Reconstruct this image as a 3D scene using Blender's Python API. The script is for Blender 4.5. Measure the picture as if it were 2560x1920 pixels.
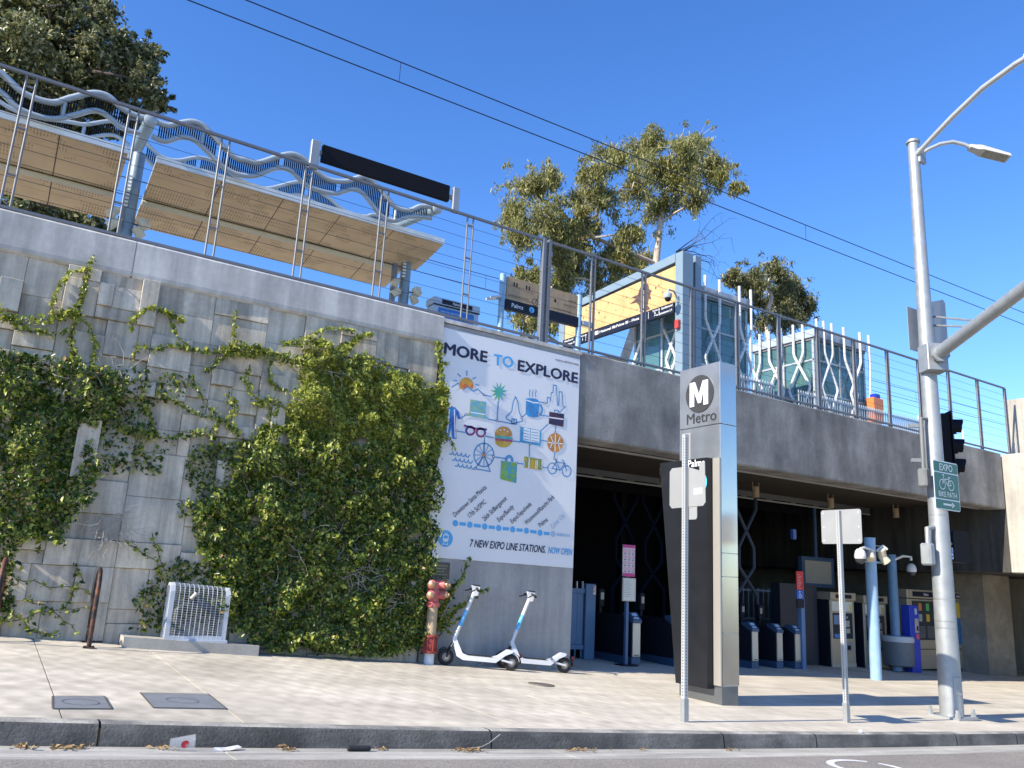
import bpy, math, random
import numpy as np
from mathutils import Vector, Matrix, noise as mnoise

for o in list(bpy.data.objects): bpy.data.objects.remove(o, do_unlink=True)
scene = bpy.context.scene
COL = scene.collection
rnd = random.Random(7)
R = math.radians

# ------------------------------------------------------------------ camera
# World: X along the station wall (to the right), Y into the station, Z up. Metres.
# The camera was solved from vanishing points of the photograph (2560 x 1920).
FPX = 2030.0
CX, CY = 1280.0, 960.0
CAM = np.array([0.0, -11.52, 2.05])
def _d(p): return np.array([p[0]-CX, -(p[1]-CY), -FPX])
_up = _d((1740., -7600.)); _up /= np.linalg.norm(_up)
_wx = _d((4650., 1625.)); _wx -= _up*_wx.dot(_up); _wx /= np.linalg.norm(_wx)
ROT = np.array([_wx, np.cross(_up, _wx), _up])
cam = bpy.data.cameras.new('camera'); cam_o = bpy.data.objects.new('camera', cam); COL.objects.link(cam_o)
cam.sensor_width = 36.0; cam.lens = FPX/2560*36; cam.clip_start = 0.05; cam.clip_end = 2000
M4 = Matrix([[*ROT[0], CAM[0]], [*ROT[1], CAM[1]], [*ROT[2], CAM[2]], [0, 0, 0, 1]])
cam_o.matrix_world = M4
scene.camera = cam_o

# ------------------------------------------------------------------ sky, sun, exposure
SUN_EL = R(34.0); SUN_D = R(5.0)      # sun from the left, almost in the plane of the wall
sdir = Vector((-math.cos(SUN_EL)*math.cos(SUN_D), -math.cos(SUN_EL)*math.sin(SUN_D), math.sin(SUN_EL)))
world = bpy.data.worlds.new('World'); scene.world = world; world.use_nodes = True
wn = world.node_tree
sky = wn.nodes.new('ShaderNodeTexSky'); sky.sky_type = 'NISHITA'; sky.sun_disc = False
sky.sun_elevation = SUN_EL; sky.sun_rotation = math.atan2(sdir.x, sdir.y)
sky.air_density = 1.0; sky.dust_density = 0.0; sky.ozone_density = 4.5; sky.altitude = 50
bg = wn.nodes['Background']; bg.inputs['Strength'].default_value = 0.142
hsv = wn.nodes.new('ShaderNodeHueSaturation'); hsv.inputs['Saturation'].default_value = 1.2; hsv.inputs['Hue'].default_value = .5105
wn.links.new(sky.outputs[0], hsv.inputs['Color']); wn.links.new(hsv.outputs[0], bg.inputs['Color'])
sl = bpy.data.lights.new('sun', 'SUN'); sl.energy = 4.3; sl.angle = R(0.53); sl.color = (1.0, 0.92, 0.78)
so = bpy.data.objects.new('sun', sl); COL.objects.link(so)
so.rotation_euler = (-sdir).to_track_quat('-Z', 'Y').to_euler()
vs = scene.view_settings; vs.view_transform = 'Standard'; vs.look = 'None'; vs.exposure = 1.0; vs.gamma = 1.0
vs.use_curve_mapping = False

# ------------------------------------------------------------------ measuring helpers
def ray(p): return ROT @ _d(p)
def at(px, py, Y=0.0):
    r = ray((px, py)); t = (Y-CAM[1])/r[1]; return Vector(CAM + t*r)
def atX(px, py, X):
    r = ray((px, py)); t = (X-CAM[0])/r[0]; return Vector(CAM + t*r)
def zg(x, y):            # footway level: the street falls to the right and flattens
    xx = min(max(x, -3.0), 20.0)
    z = 1.09 - .068*xx + .001*xx*xx + .0176*min(y, 6.0)
    if x < -3: z -= .074*(x+3)
    if x > 20: z -= .028*(x-20)
    return z
def atG(px, py):
    r = ray((px, py)); r = r/np.linalg.norm(r); t = 2.0
    while t < 90:
        P = CAM + r*t
        if P[2] < zg(P[0], P[1]): break
        t += .01
    return Vector(CAM + r*t)
def nz(x, y, z=0.0): return mnoise.noise(Vector((x, y, z)))

# ------------------------------------------------------------------ materials
MATS = {}
def mat(name, col, rough=.6, metal=0., var=.12, scale=3., streak=0., bump=0., bscale=60., col2=None, mixs=1.5,
        mixlo=.45, mixhi=.62, spec=.5, trans=0., alpha=1., emit=None, island=0., coat=0., sstretch=(9, 9, .7), rvar=0.):
    if name in MATS: return MATS[name]
    m = bpy.data.materials.new(name); m.use_nodes = True; nt = m.node_tree; N = nt.nodes; L = nt.links
    b = N['Principled BSDF']
    geo = N.new('ShaderNodeNewGeometry')
    b.inputs['Roughness'].default_value = rough; b.inputs['Metallic'].default_value = metal
    b.inputs['Specular IOR Level'].default_value = spec
    def nois(s, detail=5., vec=None, rough_=.6):
        n = N.new('ShaderNodeTexNoise'); n.inputs['Scale'].default_value = s; n.inputs['Detail'].default_value = detail
        n.inputs['Roughness'].default_value = rough_
        L.new(vec if vec else geo.outputs['Position'], n.inputs['Vector']); return n
    def ramp(src, lo, hi, a, c):
        r = N.new('ShaderNodeMapRange'); r.inputs[1].default_value = lo; r.inputs[2].default_value = hi
        r.inputs[3].default_value = a; r.inputs[4].default_value = c; L.new(src, r.inputs[0]); return r.outputs[0]
    cur = None
    base = N.new('ShaderNodeRGB'); base.outputs[0].default_value = (*col, 1); cur = base.outputs[0]
    def mixc(fac, a, c, mode='MIX'):
        x = N.new('ShaderNodeMix'); x.data_type = 'RGBA'; x.blend_type = mode
        if isinstance(fac, float): x.inputs[0].default_value = fac
        else: L.new(fac, x.inputs[0])
        for s, v in ((6, a), (7, c)):
            if isinstance(v, tuple): x.inputs[s].default_value = (*v, 1)
            else: L.new(v, x.inputs[s])
        return x.outputs[2]
    def mulv(cur, val):
        h = N.new('ShaderNodeHueSaturation'); L.new(cur, h.inputs['Color']); L.new(val, h.inputs['Value']); return h.outputs[0]
    if col2 is not None:
        n2 = nois(mixs, 6.)
        cur = mixc(ramp(n2.outputs[0], mixlo, mixhi, 0., 1.), cur, tuple(col2))
    if island:
        hs = N.new('ShaderNodeMapRange'); L.new(geo.outputs['Random Per Island'], hs.inputs[0])
        hs.inputs[3].default_value = 1-island; hs.inputs[4].default_value = 1+island
        cur = mulv(cur, hs.outputs[0])
    if var:
        n1 = nois(scale, 6.); cur = mulv(cur, ramp(n1.outputs[0], .3, .7, 1-var, 1+var))
        n3 = nois(scale*14, 3.); cur = mulv(cur, ramp(n3.outputs[0], .3, .7, 1-var*.5, 1+var*.5))
    if streak:
        mp = N.new('ShaderNodeMapping'); mp.inputs['Scale'].default_value = sstretch
        L.new(geo.outputs['Position'], mp.inputs['Vector'])
        s1 = nois(1., 5., mp.outputs[0]); cur = mulv(cur, ramp(s1.outputs[0], .38, .66, 1+streak*.5, 1-streak))
    L.new(cur, b.inputs['Base Color'])
    if rvar:
        n4 = nois(scale*2, 4.); L.new(ramp(n4.outputs[0], .3, .7, max(rough-rvar, .02), min(rough+rvar, 1)), b.inputs['Roughness'])
    if bump:
        bn = nois(bscale, 6.); bm = N.new('ShaderNodeBump'); bm.inputs['Strength'].default_value = bump
        bm.inputs['Distance'].default_value = .02; L.new(bn.outputs[0], bm.inputs['Height']); L.new(bm.outputs[0], b.inputs['Normal'])
    if trans: b.inputs['Transmission Weight'].default_value = trans
    if alpha < 1: b.inputs['Alpha'].default_value = alpha
    if coat: b.inputs['Coat Weight'].default_value = coat
    if emit:
        b.inputs['Emission Color'].default_value = (*emit[0], 1); b.inputs['Emission Strength'].default_value = emit[1]
    MATS[name] = m; return m

def leaf_mat(name, c1, c2, transl=.35, rough=.45, young=None):
    m = bpy.data.materials.new(name); m.use_nodes = True; nt = m.node_tree; N = nt.nodes; L = nt.links
    b = N['Principled BSDF']; out = N['Material Output']
    geo = N.new('ShaderNodeNewGeometry')
    cr = N.new('ShaderNodeValToRGB'); L.new(geo.outputs['Random Per Island'], cr.inputs[0])
    e = cr.color_ramp.elements; e[0].color = (*c1, 1); e[0].position = 0.; e[1].color = (*c2, 1); e[1].position = .75
    if young:
        y = e.new(1.0); y.color = (*young, 1)
    b.inputs['Roughness'].default_value = rough; b.inputs['Specular IOR Level'].default_value = .45
    L.new(cr.outputs[0], b.inputs['Base Color'])
    t = N.new('ShaderNodeBsdfTranslucent'); L.new(cr.outputs[0], t.inputs[0])
    mx = N.new('ShaderNodeMixShader'); mx.inputs[0].default_value = transl
    L.new(b.outputs[0], mx.inputs[1]); L.new(t.outputs[0], mx.inputs[2]); L.new(mx.outputs[0], out.inputs[0])
    MATS[name] = m; return m

# ------------------------------------------------------------------ objects
WLOC = {}
def tag(o, label=None, cat=None, group=None, kind=None):
    if label: o['label'] = label
    if cat: o['category'] = cat
    if group: o['group'] = group
    if kind: o['kind'] = kind
    return o
def thing(name, label, cat, loc=(0, 0, 0), rz=0., group=None):
    o = bpy.data.objects.new(name, None); COL.objects.link(o); o.location = loc; o.rotation_euler = (0, 0, rz)
    o.empty_display_size = .2; WLOC[o] = Vector(loc); return tag(o, label, cat, group)
def copy_tree(o, parent=None):
    c = o.copy(); COL.objects.link(c)
    if parent: c.parent = parent
    for ch in list(o.children): copy_tree(ch, c)
    return c

class MB:
    """collects faces; build() links them as ONE mesh object"""
    def __init__(s): s.v = []; s.f = []
    def add(s, vs, fs):
        b = len(s.v); s.v += [tuple(q) for q in vs]; s.f += [tuple(i+b for i in f) for f in fs]; return s
    def box(s, x0, x1, y0, y1, z0, z1, c=0., rz=None, piv=None):
        if c <= 0:
            vs = [(x, y, z) for z in (z0, z1) for y in (y0, y1) for x in (x0, x1)]
            fs = [(0, 2, 3, 1), (4, 5, 7, 6), (0, 1, 5, 4), (2, 6, 7, 3), (0, 4, 6, 2), (1, 3, 7, 5)]
        else:
            vs = []; idx = {}
            for iz, z in enumerate((z0, z1)):
                for iy, y in enumerate((y0, y1)):
                    for ix, x in enumerate((x0, x1)):
                        dx = c*(1 if ix == 0 else -1); dy = c*(1 if iy == 0 else -1); dz = c*(1 if iz == 0 else -1)
                        for a, q in (('x', (x, y+dy, z+dz)), ('y', (x+dx, y, z+dz)), ('z', (x+dx, y+dy, z))):
                            idx[(ix, iy, iz, a)] = len(vs); vs.append(q)
            I = lambda *k: idx[k]
            fs = []
            for sx in (0, 1):
                q = [I(sx, 0, 0, 'x'), I(sx, 0, 1, 'x'), I(sx, 1, 1, 'x'), I(sx, 1, 0, 'x')]; fs.append(q if sx == 0 else q[::-1])
                q = [I(0, sx, 0, 'y'), I(1, sx, 0, 'y'), I(1, sx, 1, 'y'), I(0, sx, 1, 'y')]; fs.append(q if sx == 0 else q[::-1])
                q = [I(0, 0, sx, 'z'), I(0, 1, sx, 'z'), I(1, 1, sx, 'z'), I(1, 0, sx, 'z')]; fs.append(q if sx == 0 else q[::-1])
            for a in (0, 1):
                for b_ in (0, 1):
                    q = [I(a, b_, 0, 'x'), I(a, b_, 0, 'y'), I(a, b_, 1, 'y'), I(a, b_, 1, 'x')]; fs.append(q if (a == b_) else q[::-1])
                    q = [I(a, 0, b_, 'x'), I(a, 1, b_, 'x'), I(a, 1, b_, 'z'), I(a, 0, b_, 'z')]; fs.append(q if (a == b_) else q[::-1])
                    q = [I(0, a, b_, 'y'), I(0, a, b_, 'z'), I(1, a, b_, 'z'), I(1, a, b_, 'y')]; fs.append(q if (a == b_) else q[::-1])
                    for d in (0, 1):
                        q = [I(a, b_, d, 'x'), I(a, b_, d, 'y'), I(a, b_, d, 'z')]; fs.append(q if (a+b_+d) % 2 else q[::-1])
        if rz is not None:
            px, py = piv if piv else ((x0+x1)/2, (y0+y1)/2); ca, sa = math.cos(rz), math.sin(rz)
            vs = [(px+(x-px)*ca-(y-py)*sa, py+(x-px)*sa+(y-py)*ca, z) for x, y, z in vs]
        return s.add(vs, fs)
    def frame(s, p, d):
        d = Vector(d).normalized(); a = Vector((0, 0, 1)) if abs(d.z) < .9 else Vector((1, 0, 0))
        u = d.cross(a).normalized(); return u, d.cross(u).normalized() * -1
    def tube(s, pts, r, n=8, caps=True, flat=None):
        pts = [Vector(p) for p in pts]; rs = r if isinstance(r, (list, tuple)) else [r]*len(pts)
        b = len(s.v); u0 = None
        for i, p in enumerate(pts):
            if i == 0: d = pts[1]-p
            elif i == len(pts)-1: d = p-pts[i-1]
            else: d = (pts[i+1]-p).normalized() + (p-pts[i-1]).normalized()
            if d.length < 1e-9: d = Vector((0, 0, 1))
            d.normalize()
            if u0 is None: u, w = s.frame(p, d)
            else:
                u = u0 - d*u0.dot(d)
                u = u.normalized() if u.length > 1e-6 else s.frame(p, d)[0]
                w = u.cross(d)
            u0 = u
            for k in range(n):
                a = 2*math.pi*(k+.5)/n
                q = p + (u*math.cos(a) + w*math.sin(a))*rs[i]
                s.v.append(tuple(q))
        for i in range(len(pts)-1):
            for k in range(n):
                a = b+i*n+k; c = b+i*n+(k+1) % n
                s.f.append((a, a+n, c+n, c))
        if caps:
            s.f.append(tuple(b+k for k in range(n))); e = b+(len(pts)-1)*n; s.f.append(tuple(e+k for k in range(n-1, -1, -1)))
        return s
    def lathe(s, prof, cx, cy, cz=0., n=20, axis=None):
        """prof: list of (r, h); axis: direction of h"""
        ax = Vector(axis).normalized() if axis else Vector((0, 0, 1)); u, w = s.frame((0, 0, 0), ax)
        b = len(s.v); o = Vector((cx, cy, cz))
        for r_, h in prof:
            for k in range(n):
                a = 2*math.pi*k/n; s.v.append(tuple(o + ax*h + (u*math.cos(a)+w*math.sin(a))*r_))
        for i in range(len(prof)-1):
            for k in range(n):
                a = b+i*n+k; c = b+i*n+(k+1) % n; s.f.append((a, a+n, c+n, c))
        s.f.append(tuple(b+k for k in range(n))); e = b+(len(prof)-1)*n; s.f.append(tuple(e+k for k in range(n-1, -1, -1)))
        return s
    def prism(s, poly, v):
        """poly: 3D points in a plane, v: extrusion vector"""
        v = Vector(v); n = len(poly); a = [Vector(p) for p in poly]
        nrm = Vector((0, 0, 0))
        for i in range(n): nrm += a[i].cross(a[(i+1) % n])
        if nrm.dot(v) > 0: a = a[::-1]
        s.add([*a, *[p+v for p in a]], [tuple(range(n)), tuple(range(2*n-1, n-1, -1))] + [(i, i+n, (i+1) % n+n, (i+1) % n) for i in range(n)])
        return s
    def stroke(s, pts, w, o, u, v):
        """flat ribbon along 2D pts in the plane o + a*u + b*v"""
        P = [Vector(p) for p in pts]; P = [P[0]]+[q for p_, q in zip(P[:-1], P[1:]) if (q-p_).length > 1e-6]
        n = len(P); closed = n > 3 and (P[0]-P[-1]).length < 1e-4
        L, Rr = [], []
        for i in range(n):
            a = P[i]-P[i-1] if i else (P[-1]-P[-2] if closed else P[1]-P[0])
            b = P[i+1]-P[i] if i < n-1 else (P[1]-P[0] if closed else P[-1]-P[-2])
            a.normalize(); b.normalize(); na = Vector((-a.y, a.x)); nb = Vector((-b.y, b.x)); m = na+nb
            m = m.normalized()/max(m.normalized().dot(na), .45) if m.length > 1e-3 else na
            L.append(P[i]+m*w/2); Rr.append(P[i]-m*w/2)
        s.add([o+u*q.x+v*q.y for q in L+Rr], [(i, i+n, i+1+n, i+1) for i in range(n-1)])
        return s
    def flat(s, pts, o, u, v):
        s.add([o+u*p[0]+v*p[1] for p in pts], [tuple(range(len(pts)))]); return s
    def disc(s, cx, cy, r, o, u, v, n=24, r2=None):
        return s.flat([(cx+r*math.cos(2*math.pi*k/n), cy+(r2 or r)*math.sin(2*math.pi*k/n)) for k in range(n)], o, u, v)
    def ring(s, cx, cy, r, w, o, u, v, n=28, a0=0., a1=2*math.pi):
        pts = [(cx+r*math.cos(a0+(a1-a0)*k/n), cy+r*math.sin(a0+(a1-a0)*k/n)) for k in range(n+1)]
        return s.stroke(pts, w, o, u, v)
    def build(s, name, m, parent=None, local=False, smooth=None, loc=None):
        me = bpy.data.meshes.new(name)
        off = Vector((0, 0, 0))
        if parent is not None and not local: off = WLOC[parent]
        elif parent is None and not local:
            arr = np.array(s.v); off = Vector(((arr[:, 0].min()+arr[:, 0].max())/2, (arr[:, 1].min()+arr[:, 1].max())/2, arr[:, 2].min()))
        if off.length: vv = [(x-off.x, y-off.y, z-off.z) for x, y, z in s.v]
        else: vv = s.v
        me.from_pydata(vv, [], s.f); me.update()
        mats = m if isinstance(m, list) else [m]
        for q in mats: me.materials.append(q)
        if smooth:
            me.polygons.foreach_set('use_smooth', [True]*len(me.polygons)); me.set_sharp_from_angle(angle=R(smooth if smooth > 1 else 38))
        o = bpy.data.objects.new(name, me); COL.objects.link(o)
        if parent is not None: o.parent = parent; WLOC[o] = WLOC[parent]
        else: o.location = off; WLOC[o] = off.copy()
        return o
def B(*a, **k): return MB().box(*a, **k)

_tc = bpy.data.curves.new('txt', 'FONT'); _to = bpy.data.objects.new('txt', _tc); COL.objects.link(_to)
def text(s, o, u, v, size, m, parent, name='lettering', bold=0., width=None, shear=0., align='LEFT', height=None, space=1.):
    """lettering as flat mesh on plane (o,u,v)"""
    _tc.body = s; _tc.size = 1.; _tc.offset = 0.; _tc.shear = shear; _tc.align_x = 'LEFT'; _tc.space_character = space
    _tc.resolution_u = 3; _tc.extrude = 0
    bpy.context.view_layer.update()
    me = bpy.data.meshes.new_from_object(_to)
    n = len(me.vertices); co = np.empty(n*3); me.vertices.foreach_get('co', co); co = co.reshape(-1, 3)
    x0, x1 = co[:, 0].min(), co[:, 0].max()
    sx = sy = size
    if width: sx = width/(x1-x0); sy = size if height is None else height
    X = (co[:, 0]-x0)*sx; Y = co[:, 1]*sy
    if align == 'CENTER': X -= (x1-x0)*sx/2
    off = WLOC[parent]; o = Vector(o)-off; u = Vector(u); v = Vector(v)
    P = np.outer(X, u) + np.outer(Y, v) + np.array(o)
    if bold:          # heavier weight: the glyphs again, shifted a hair, each layer a fraction of a millimetre proud
        nrm = u.cross(v); fs = [tuple(p.vertices) for p in me.polygons]; Vs, Fs = [], []
        for k, (dx, dy) in enumerate(((-1, 0), (1, 0), (0, .8), (0, -.8))):
            Vs.append(P + np.array(u)*dx*bold*sx*.8 + np.array(v)*dy*bold*sy*.8 + np.array(nrm)*.00025*k); Fs += [tuple(i+k*n for i in f) for f in fs]
        me = bpy.data.meshes.new(name); me.from_pydata([tuple(q) for q in np.concatenate(Vs)], [], Fs)
    else: me.vertices.foreach_set('co', P.astype(np.float32).ravel())
    me.update()
    me.materials.clear(); me.materials.append(m); me.name = name
    ob = bpy.data.objects.new(name, me); COL.objects.link(ob); ob.parent = parent; WLOC[ob] = off
    return ob
UX, UY, UZ = Vector((1, 0, 0)), Vector((0, 1, 0)), Vector((0, 0, 1))
# ------------------------------------------------------------------ setting materials
def sidewalk_mat():
    m = mat('sidewalk_concrete', (.53, .475, .38), rough=.85, var=.10, scale=1.4, bump=.15, bscale=160, col2=(.60, .54, .44), mixs=.9)
    nt = m.node_tree; N = nt.nodes; L = nt.links; b = N['Principled BSDF']
    cur = b.inputs['Base Color'].links[0].from_socket
    geo = next(n for n in N if n.type == 'NEW_GEOMETRY')
    dn = N.new('ShaderNodeTexNoise'); dn.inputs['Scale'].default_value = 3.2; L.new(geo.outputs['Position'], dn.inputs['Vector'])
    ad = N.new('ShaderNodeVectorMath'); ad.operation = 'MULTIPLY_ADD'; L.new(dn.outputs['Color'], ad.inputs[0])
    ad.inputs[1].default_value = (.30, .60, 0); L.new(geo.outputs['Position'], ad.inputs[2])
    sp = N.new('ShaderNodeSeparateXYZ'); L.new(ad.outputs[0], sp.inputs[0])
    def mth(op, a, c=None):
        x = N.new('ShaderNodeMath'); x.operation = op
        for i, v in enumerate((a, c)):
            if v is None: continue
            if isinstance(v, (int, float)): x.inputs[i].default_value = v
            else: L.new(v, x.inputs[i])
        return x.outputs[0]
    sx = mth('SINE', mth('MULTIPLY', sp.outputs[0], math.pi/.135)); sy = mth('SINE', mth('MULTIPLY', sp.outputs[1], math.pi/.26))
    pr = mth('MULTIPLY', sx, sy)
    # the scalloped trowel finish fades out over the plaza
    fx = N.new('ShaderNodeMapRange'); sp2 = N.new('ShaderNodeSeparateXYZ'); L.new(geo.outputs['Position'], sp2.inputs[0])
    L.new(sp2.outputs[0], fx.inputs[0]); fx.inputs[1].default_value = 5.; fx.inputs[2].default_value = 11.; fx.inputs[3].default_value = 1.; fx.inputs[4].default_value = .12
    pn = N.new('ShaderNodeTexNoise'); pn.inputs['Scale'].default_value = .8; L.new(geo.outputs['Position'], pn.inputs['Vector'])
    amp = mth('MULTIPLY', fx.outputs[0], mth('MULTIPLY', pn.outputs[0], .22))
    val = mth('ADD', 1.0, mth('MULTIPLY', pr, amp))
    # long streaks washed across the plaza
    mp = N.new('ShaderNodeMapping'); mp.inputs['Scale'].default_value = (.35, 3.2, 1); mp.inputs['Rotation'].default_value = (0, 0, R(12)); L.new(geo.outputs['Position'], mp.inputs['Vector'])
    sn = N.new('ShaderNodeTexNoise'); sn.inputs['Scale'].default_value = 1.6; sn.inputs['Detail'].default_value = 6; L.new(mp.outputs[0], sn.inputs['Vector'])
    st = N.new('ShaderNodeMapRange'); L.new(sn.outputs[0], st.inputs[0]); st.inputs[1].default_value = .35; st.inputs[2].default_value = .68; st.inputs[3].default_value = 1.06; st.inputs[4].default_value = .88
    h = N.new('ShaderNodeHueSaturation'); L.new(cur, h.inputs['Color']); L.new(mth('MULTIPLY', val, st.outputs[0]), h.inputs['Value'])
    vo = N.new('ShaderNodeTexVoronoi'); vo.inputs['Scale'].default_value = 2.3; vo.inputs['Randomness'].default_value = 1.; L.new(geo.outputs['Position'], vo.inputs['Vector'])
    gm = N.new('ShaderNodeMapRange'); L.new(vo.outputs['Distance'], gm.inputs[0]); gm.inputs[1].default_value = .035; gm.inputs[2].default_value = .06; gm.inputs[3].default_value = .62; gm.inputs[4].default_value = 1.
    h2 = N.new('ShaderNodeHueSaturation'); L.new(h.outputs[0], h2.inputs['Color']); L.new(gm.outputs[0], h2.inputs['Value'])
    sn2 = N.new('ShaderNodeTexNoise'); sn2.inputs['Scale'].default_value = .55; sn2.inputs['Detail'].default_value = 7; L.new(geo.outputs['Position'], sn2.inputs['Vector'])
    s2 = N.new('ShaderNodeMapRange'); L.new(sn2.outputs[0], s2.inputs[0]); s2.inputs[1].default_value = .56; s2.inputs[2].default_value = .74; s2.inputs[3].default_value = 1.; s2.inputs[4].default_value = .72
    h3 = N.new('ShaderNodeHueSaturation'); L.new(h2.outputs[0], h3.inputs['Color']); L.new(s2.outputs[0], h3.inputs['Value'])
    L.new(h3.outputs[0], b.inputs['Base Color']); return m
M_side = sidewalk_mat()
M_joint = mat('joint_dirt', (.11, .095, .075), rough=.95, var=.3)
M_kerb = mat('kerb_concrete', (.40, .375, .32), rough=.9, var=.25, scale=2.2, bump=.35, bscale=50, col2=(.17, .165, .155), mixs=1.6, mixlo=.42, mixhi=.6)
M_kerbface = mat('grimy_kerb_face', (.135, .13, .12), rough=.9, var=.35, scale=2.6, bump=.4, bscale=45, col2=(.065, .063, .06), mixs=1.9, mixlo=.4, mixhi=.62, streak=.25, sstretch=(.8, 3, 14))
M_gutter = mat('gutter_concrete', (.42, .40, .35), rough=.85, var=.15, scale=1.5, bump=.2, bscale=90, streak=.3, sstretch=(.5, 7, 7))
M_asph = mat('asphalt', (.33, .295, .25), rough=.95, var=.14, scale=1.2, bump=.5, bscale=150, col2=(.19, .175, .155), mixs=70, mixlo=.42, mixhi=.58)
M_panel = mat('moulded_concrete', (.55, .475, .37), rough=.88, var=.16, scale=1.3, bump=.25, bscale=60, streak=.34, col2=(.39, .355, .295), mixs=1.1)
M_panel2 = mat('moulded_concrete_light', (.60, .525, .415), rough=.88, var=.14, scale=1.6, bump=.22, bscale=60, streak=.28, col2=(.45, .41, .345), mixs=.9)
M_par = mat('parapet_concrete', (.55, .52, .475), rough=.85, var=.13, scale=.9, bump=.12, bscale=70, streak=.26, col2=(.47, .445, .41), mixs=.8, sstretch=(4, 4, .5))
M_fascia = mat('bridge_concrete', (.275, .262, .24), rough=.85, var=.22, scale=1.3, bump=.12, bscale=60, streak=.36, col2=(.15, .147, .142), mixs=.8, mixlo=.38, mixhi=.66, sstretch=(1.7, 1.7, .45))
M_pier = mat('pier_concrete', (.37, .355, .335), rough=.85, var=.1, scale=1.0, bump=.08, bscale=60, streak=.12, col2=(.31, .305, .30), mixs=1.2)
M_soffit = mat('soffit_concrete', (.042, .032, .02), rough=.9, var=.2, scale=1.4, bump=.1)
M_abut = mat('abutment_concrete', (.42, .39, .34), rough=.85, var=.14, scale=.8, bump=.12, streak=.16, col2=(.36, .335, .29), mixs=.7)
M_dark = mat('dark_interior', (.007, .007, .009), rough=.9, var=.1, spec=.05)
M_earth = mat('far_ground', (.16, .14, .11), rough=1., var=.2, scale=.2)
M_steelgrey = mat('grey_railing_paint', (.17, .175, .19), rough=.5, metal=.2, var=.06)
M_cable = mat('dark_cable', (.04, .045, .06), rough=.4, metal=.6, var=0)
M_galv = mat('galvanised_steel', (.36, .375, .38), rough=.5, metal=.5, var=.10, scale=4, col2=(.34, .355, .36), mixs=16, mixlo=.45, mixhi=.55, rvar=.12)
M_galvpost = mat('galvanised_post', (.46, .47, .47), rough=.5, metal=.35, var=.08)
M_white = mat('white_paint', (.66, .66, .65), rough=.4, var=.04)
M_tubewhite = mat('pale_steel_paint', (.38, .42, .45), rough=.35, metal=.1, var=.05)
M_black = mat('black_paint', (.008, .008, .011), rough=.65, var=.05, spec=.15)
M_navy = mat('navy_panel', (.009, .011, .025), rough=.5, var=.05, spec=.25)
M_rubber = mat('black_rubber', (.018, .018, .02), rough=.75, var=.15)
M_ltblue = mat('pale_blue_paint', (.25, .40, .55), rough=.45, var=.08, scale=3, col2=(.29, .44, .58), mixs=5)
M_portal = mat('blue_grey_steel_paint', (.20, .27, .325), rough=.45, metal=.1, var=.06)
M_blue = mat('blue_paint', (.015, .045, .42), rough=.35, var=.05)
M_dkblue = mat('dark_blue_steel', (.04, .085, .165), rough=.5, var=.1)
M_stain = mat('stainless_steel', (.50, .47, .42), rough=.42, metal=.55, var=.03, scale=1.)
M_brush = mat('brushed_aluminium', (.47, .485, .50), rough=.36, metal=.85, var=.05, scale=1.5, rvar=.05)
M_mirror = mat('polished_steel', (.52, .50, .47), rough=.2, metal=1.0, var=.04, scale=.7)
M_wood = mat('pale_plywood', (.62, .45, .25), rough=.5, var=.1, scale=2., streak=.12, col2=(.54, .37, .19), mixs=3)
M_glass = mat('teal_glass', (.10, .22, .22), rough=.06, metal=.0, var=.1, spec=.8, alpha=.55, coat=.3)
M_red = mat('faded_red_paint', (.46, .10, .095), rough=.5, var=.16, scale=7, col2=(.52, .17, .15), mixs=9)
M_dkred = mat('dark_red_paint', (.24, .035, .03), rough=.5, var=.15, scale=9)
M_beige = mat('beige_paint', (.40, .30, .19), rough=.55, var=.1, scale=5)
M_tan = mat('tan_soffit_panel', (.50, .365, .21), rough=.6, var=.06)
M_cream = mat('cream_paint', (.62, .55, .40), rough=.5, var=.06)
M_brass = mat('worn_brass', (.55, .36, .20), rough=.4, metal=.7, var=.15)
M_rust = mat('rusty_dark_steel', (.028, .02, .018), rough=.6, metal=.2, var=.3, scale=9, col2=(.16, .06, .03), mixs=7, mixlo=.5, mixhi=.64)
M_grn = mat('green_sign_sheeting', (.005, .13, .105), rough=.4, var=.03)
M_signgrey = mat('bare_aluminium_sheet', (.33, .335, .335), rough=.5, metal=.25, var=.06, scale=3)
M_ink = mat('dark_print', (.012, .014, .06), rough=.5, var=0)
M_sky = mat('sky_blue_print', (.09, .40, .74), rough=.5, var=0)
M_banner = mat('white_vinyl', (.78, .765, .76), rough=.45, var=.02, scale=.8)
M_wprint = mat('white_print', (.82, .82, .82), rough=.5, var=0)
M_lid = mat('grey_lid', (.19, .205, .22), rough=.7, var=.12, scale=5, bump=.2, bscale=200)

# ------------------------------------------------------------------ ground
YK = -5.12                     # kerb line
def surf(name, xs, ys, zf, m, parent=None, thick=0.):
    mb = MB(); nx, ny = len(xs), len(ys)
    vs = [(x, y, zf(x, y)) for y in ys for x in xs]
    fs = [(j*nx+i, j*nx+i+1, (j+1)*nx+i+1, (j+1)*nx+i) for j in range(ny-1) for i in range(nx-1)]
    mb.add(vs, fs)
    if thick:
        per = [(x, ys[0]) for x in xs] + [(xs[-1], y) for y in ys[1:]] + [(x, ys[-1]) for x in xs[-2::-1]] + [(xs[0], y) for y in ys[-2:0:-1]]
        n = len(per)
        mb.add([(x, y, zf(x, y)) for x, y in per] + [(x, y, zf(x, y)-thick) for x, y in per], [(i, i+n, (i+1) % n+n, (i+1) % n) for i in range(n)])
    return mb.build(name, m, parent)
lin = lambda a, b, n: [a+(b-a)*i/n for i in range(n+1)]
tag(surf('ground', [-600, -100, -30, 60, 200, 900], [-600, -60, -24, 30, 120, 900], lambda x, y: -2.5, M_earth), kind='structure')
def zroad(x, y): return zg(x, YK) - .128 - .012*(max(-5.62-y, 0))
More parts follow.
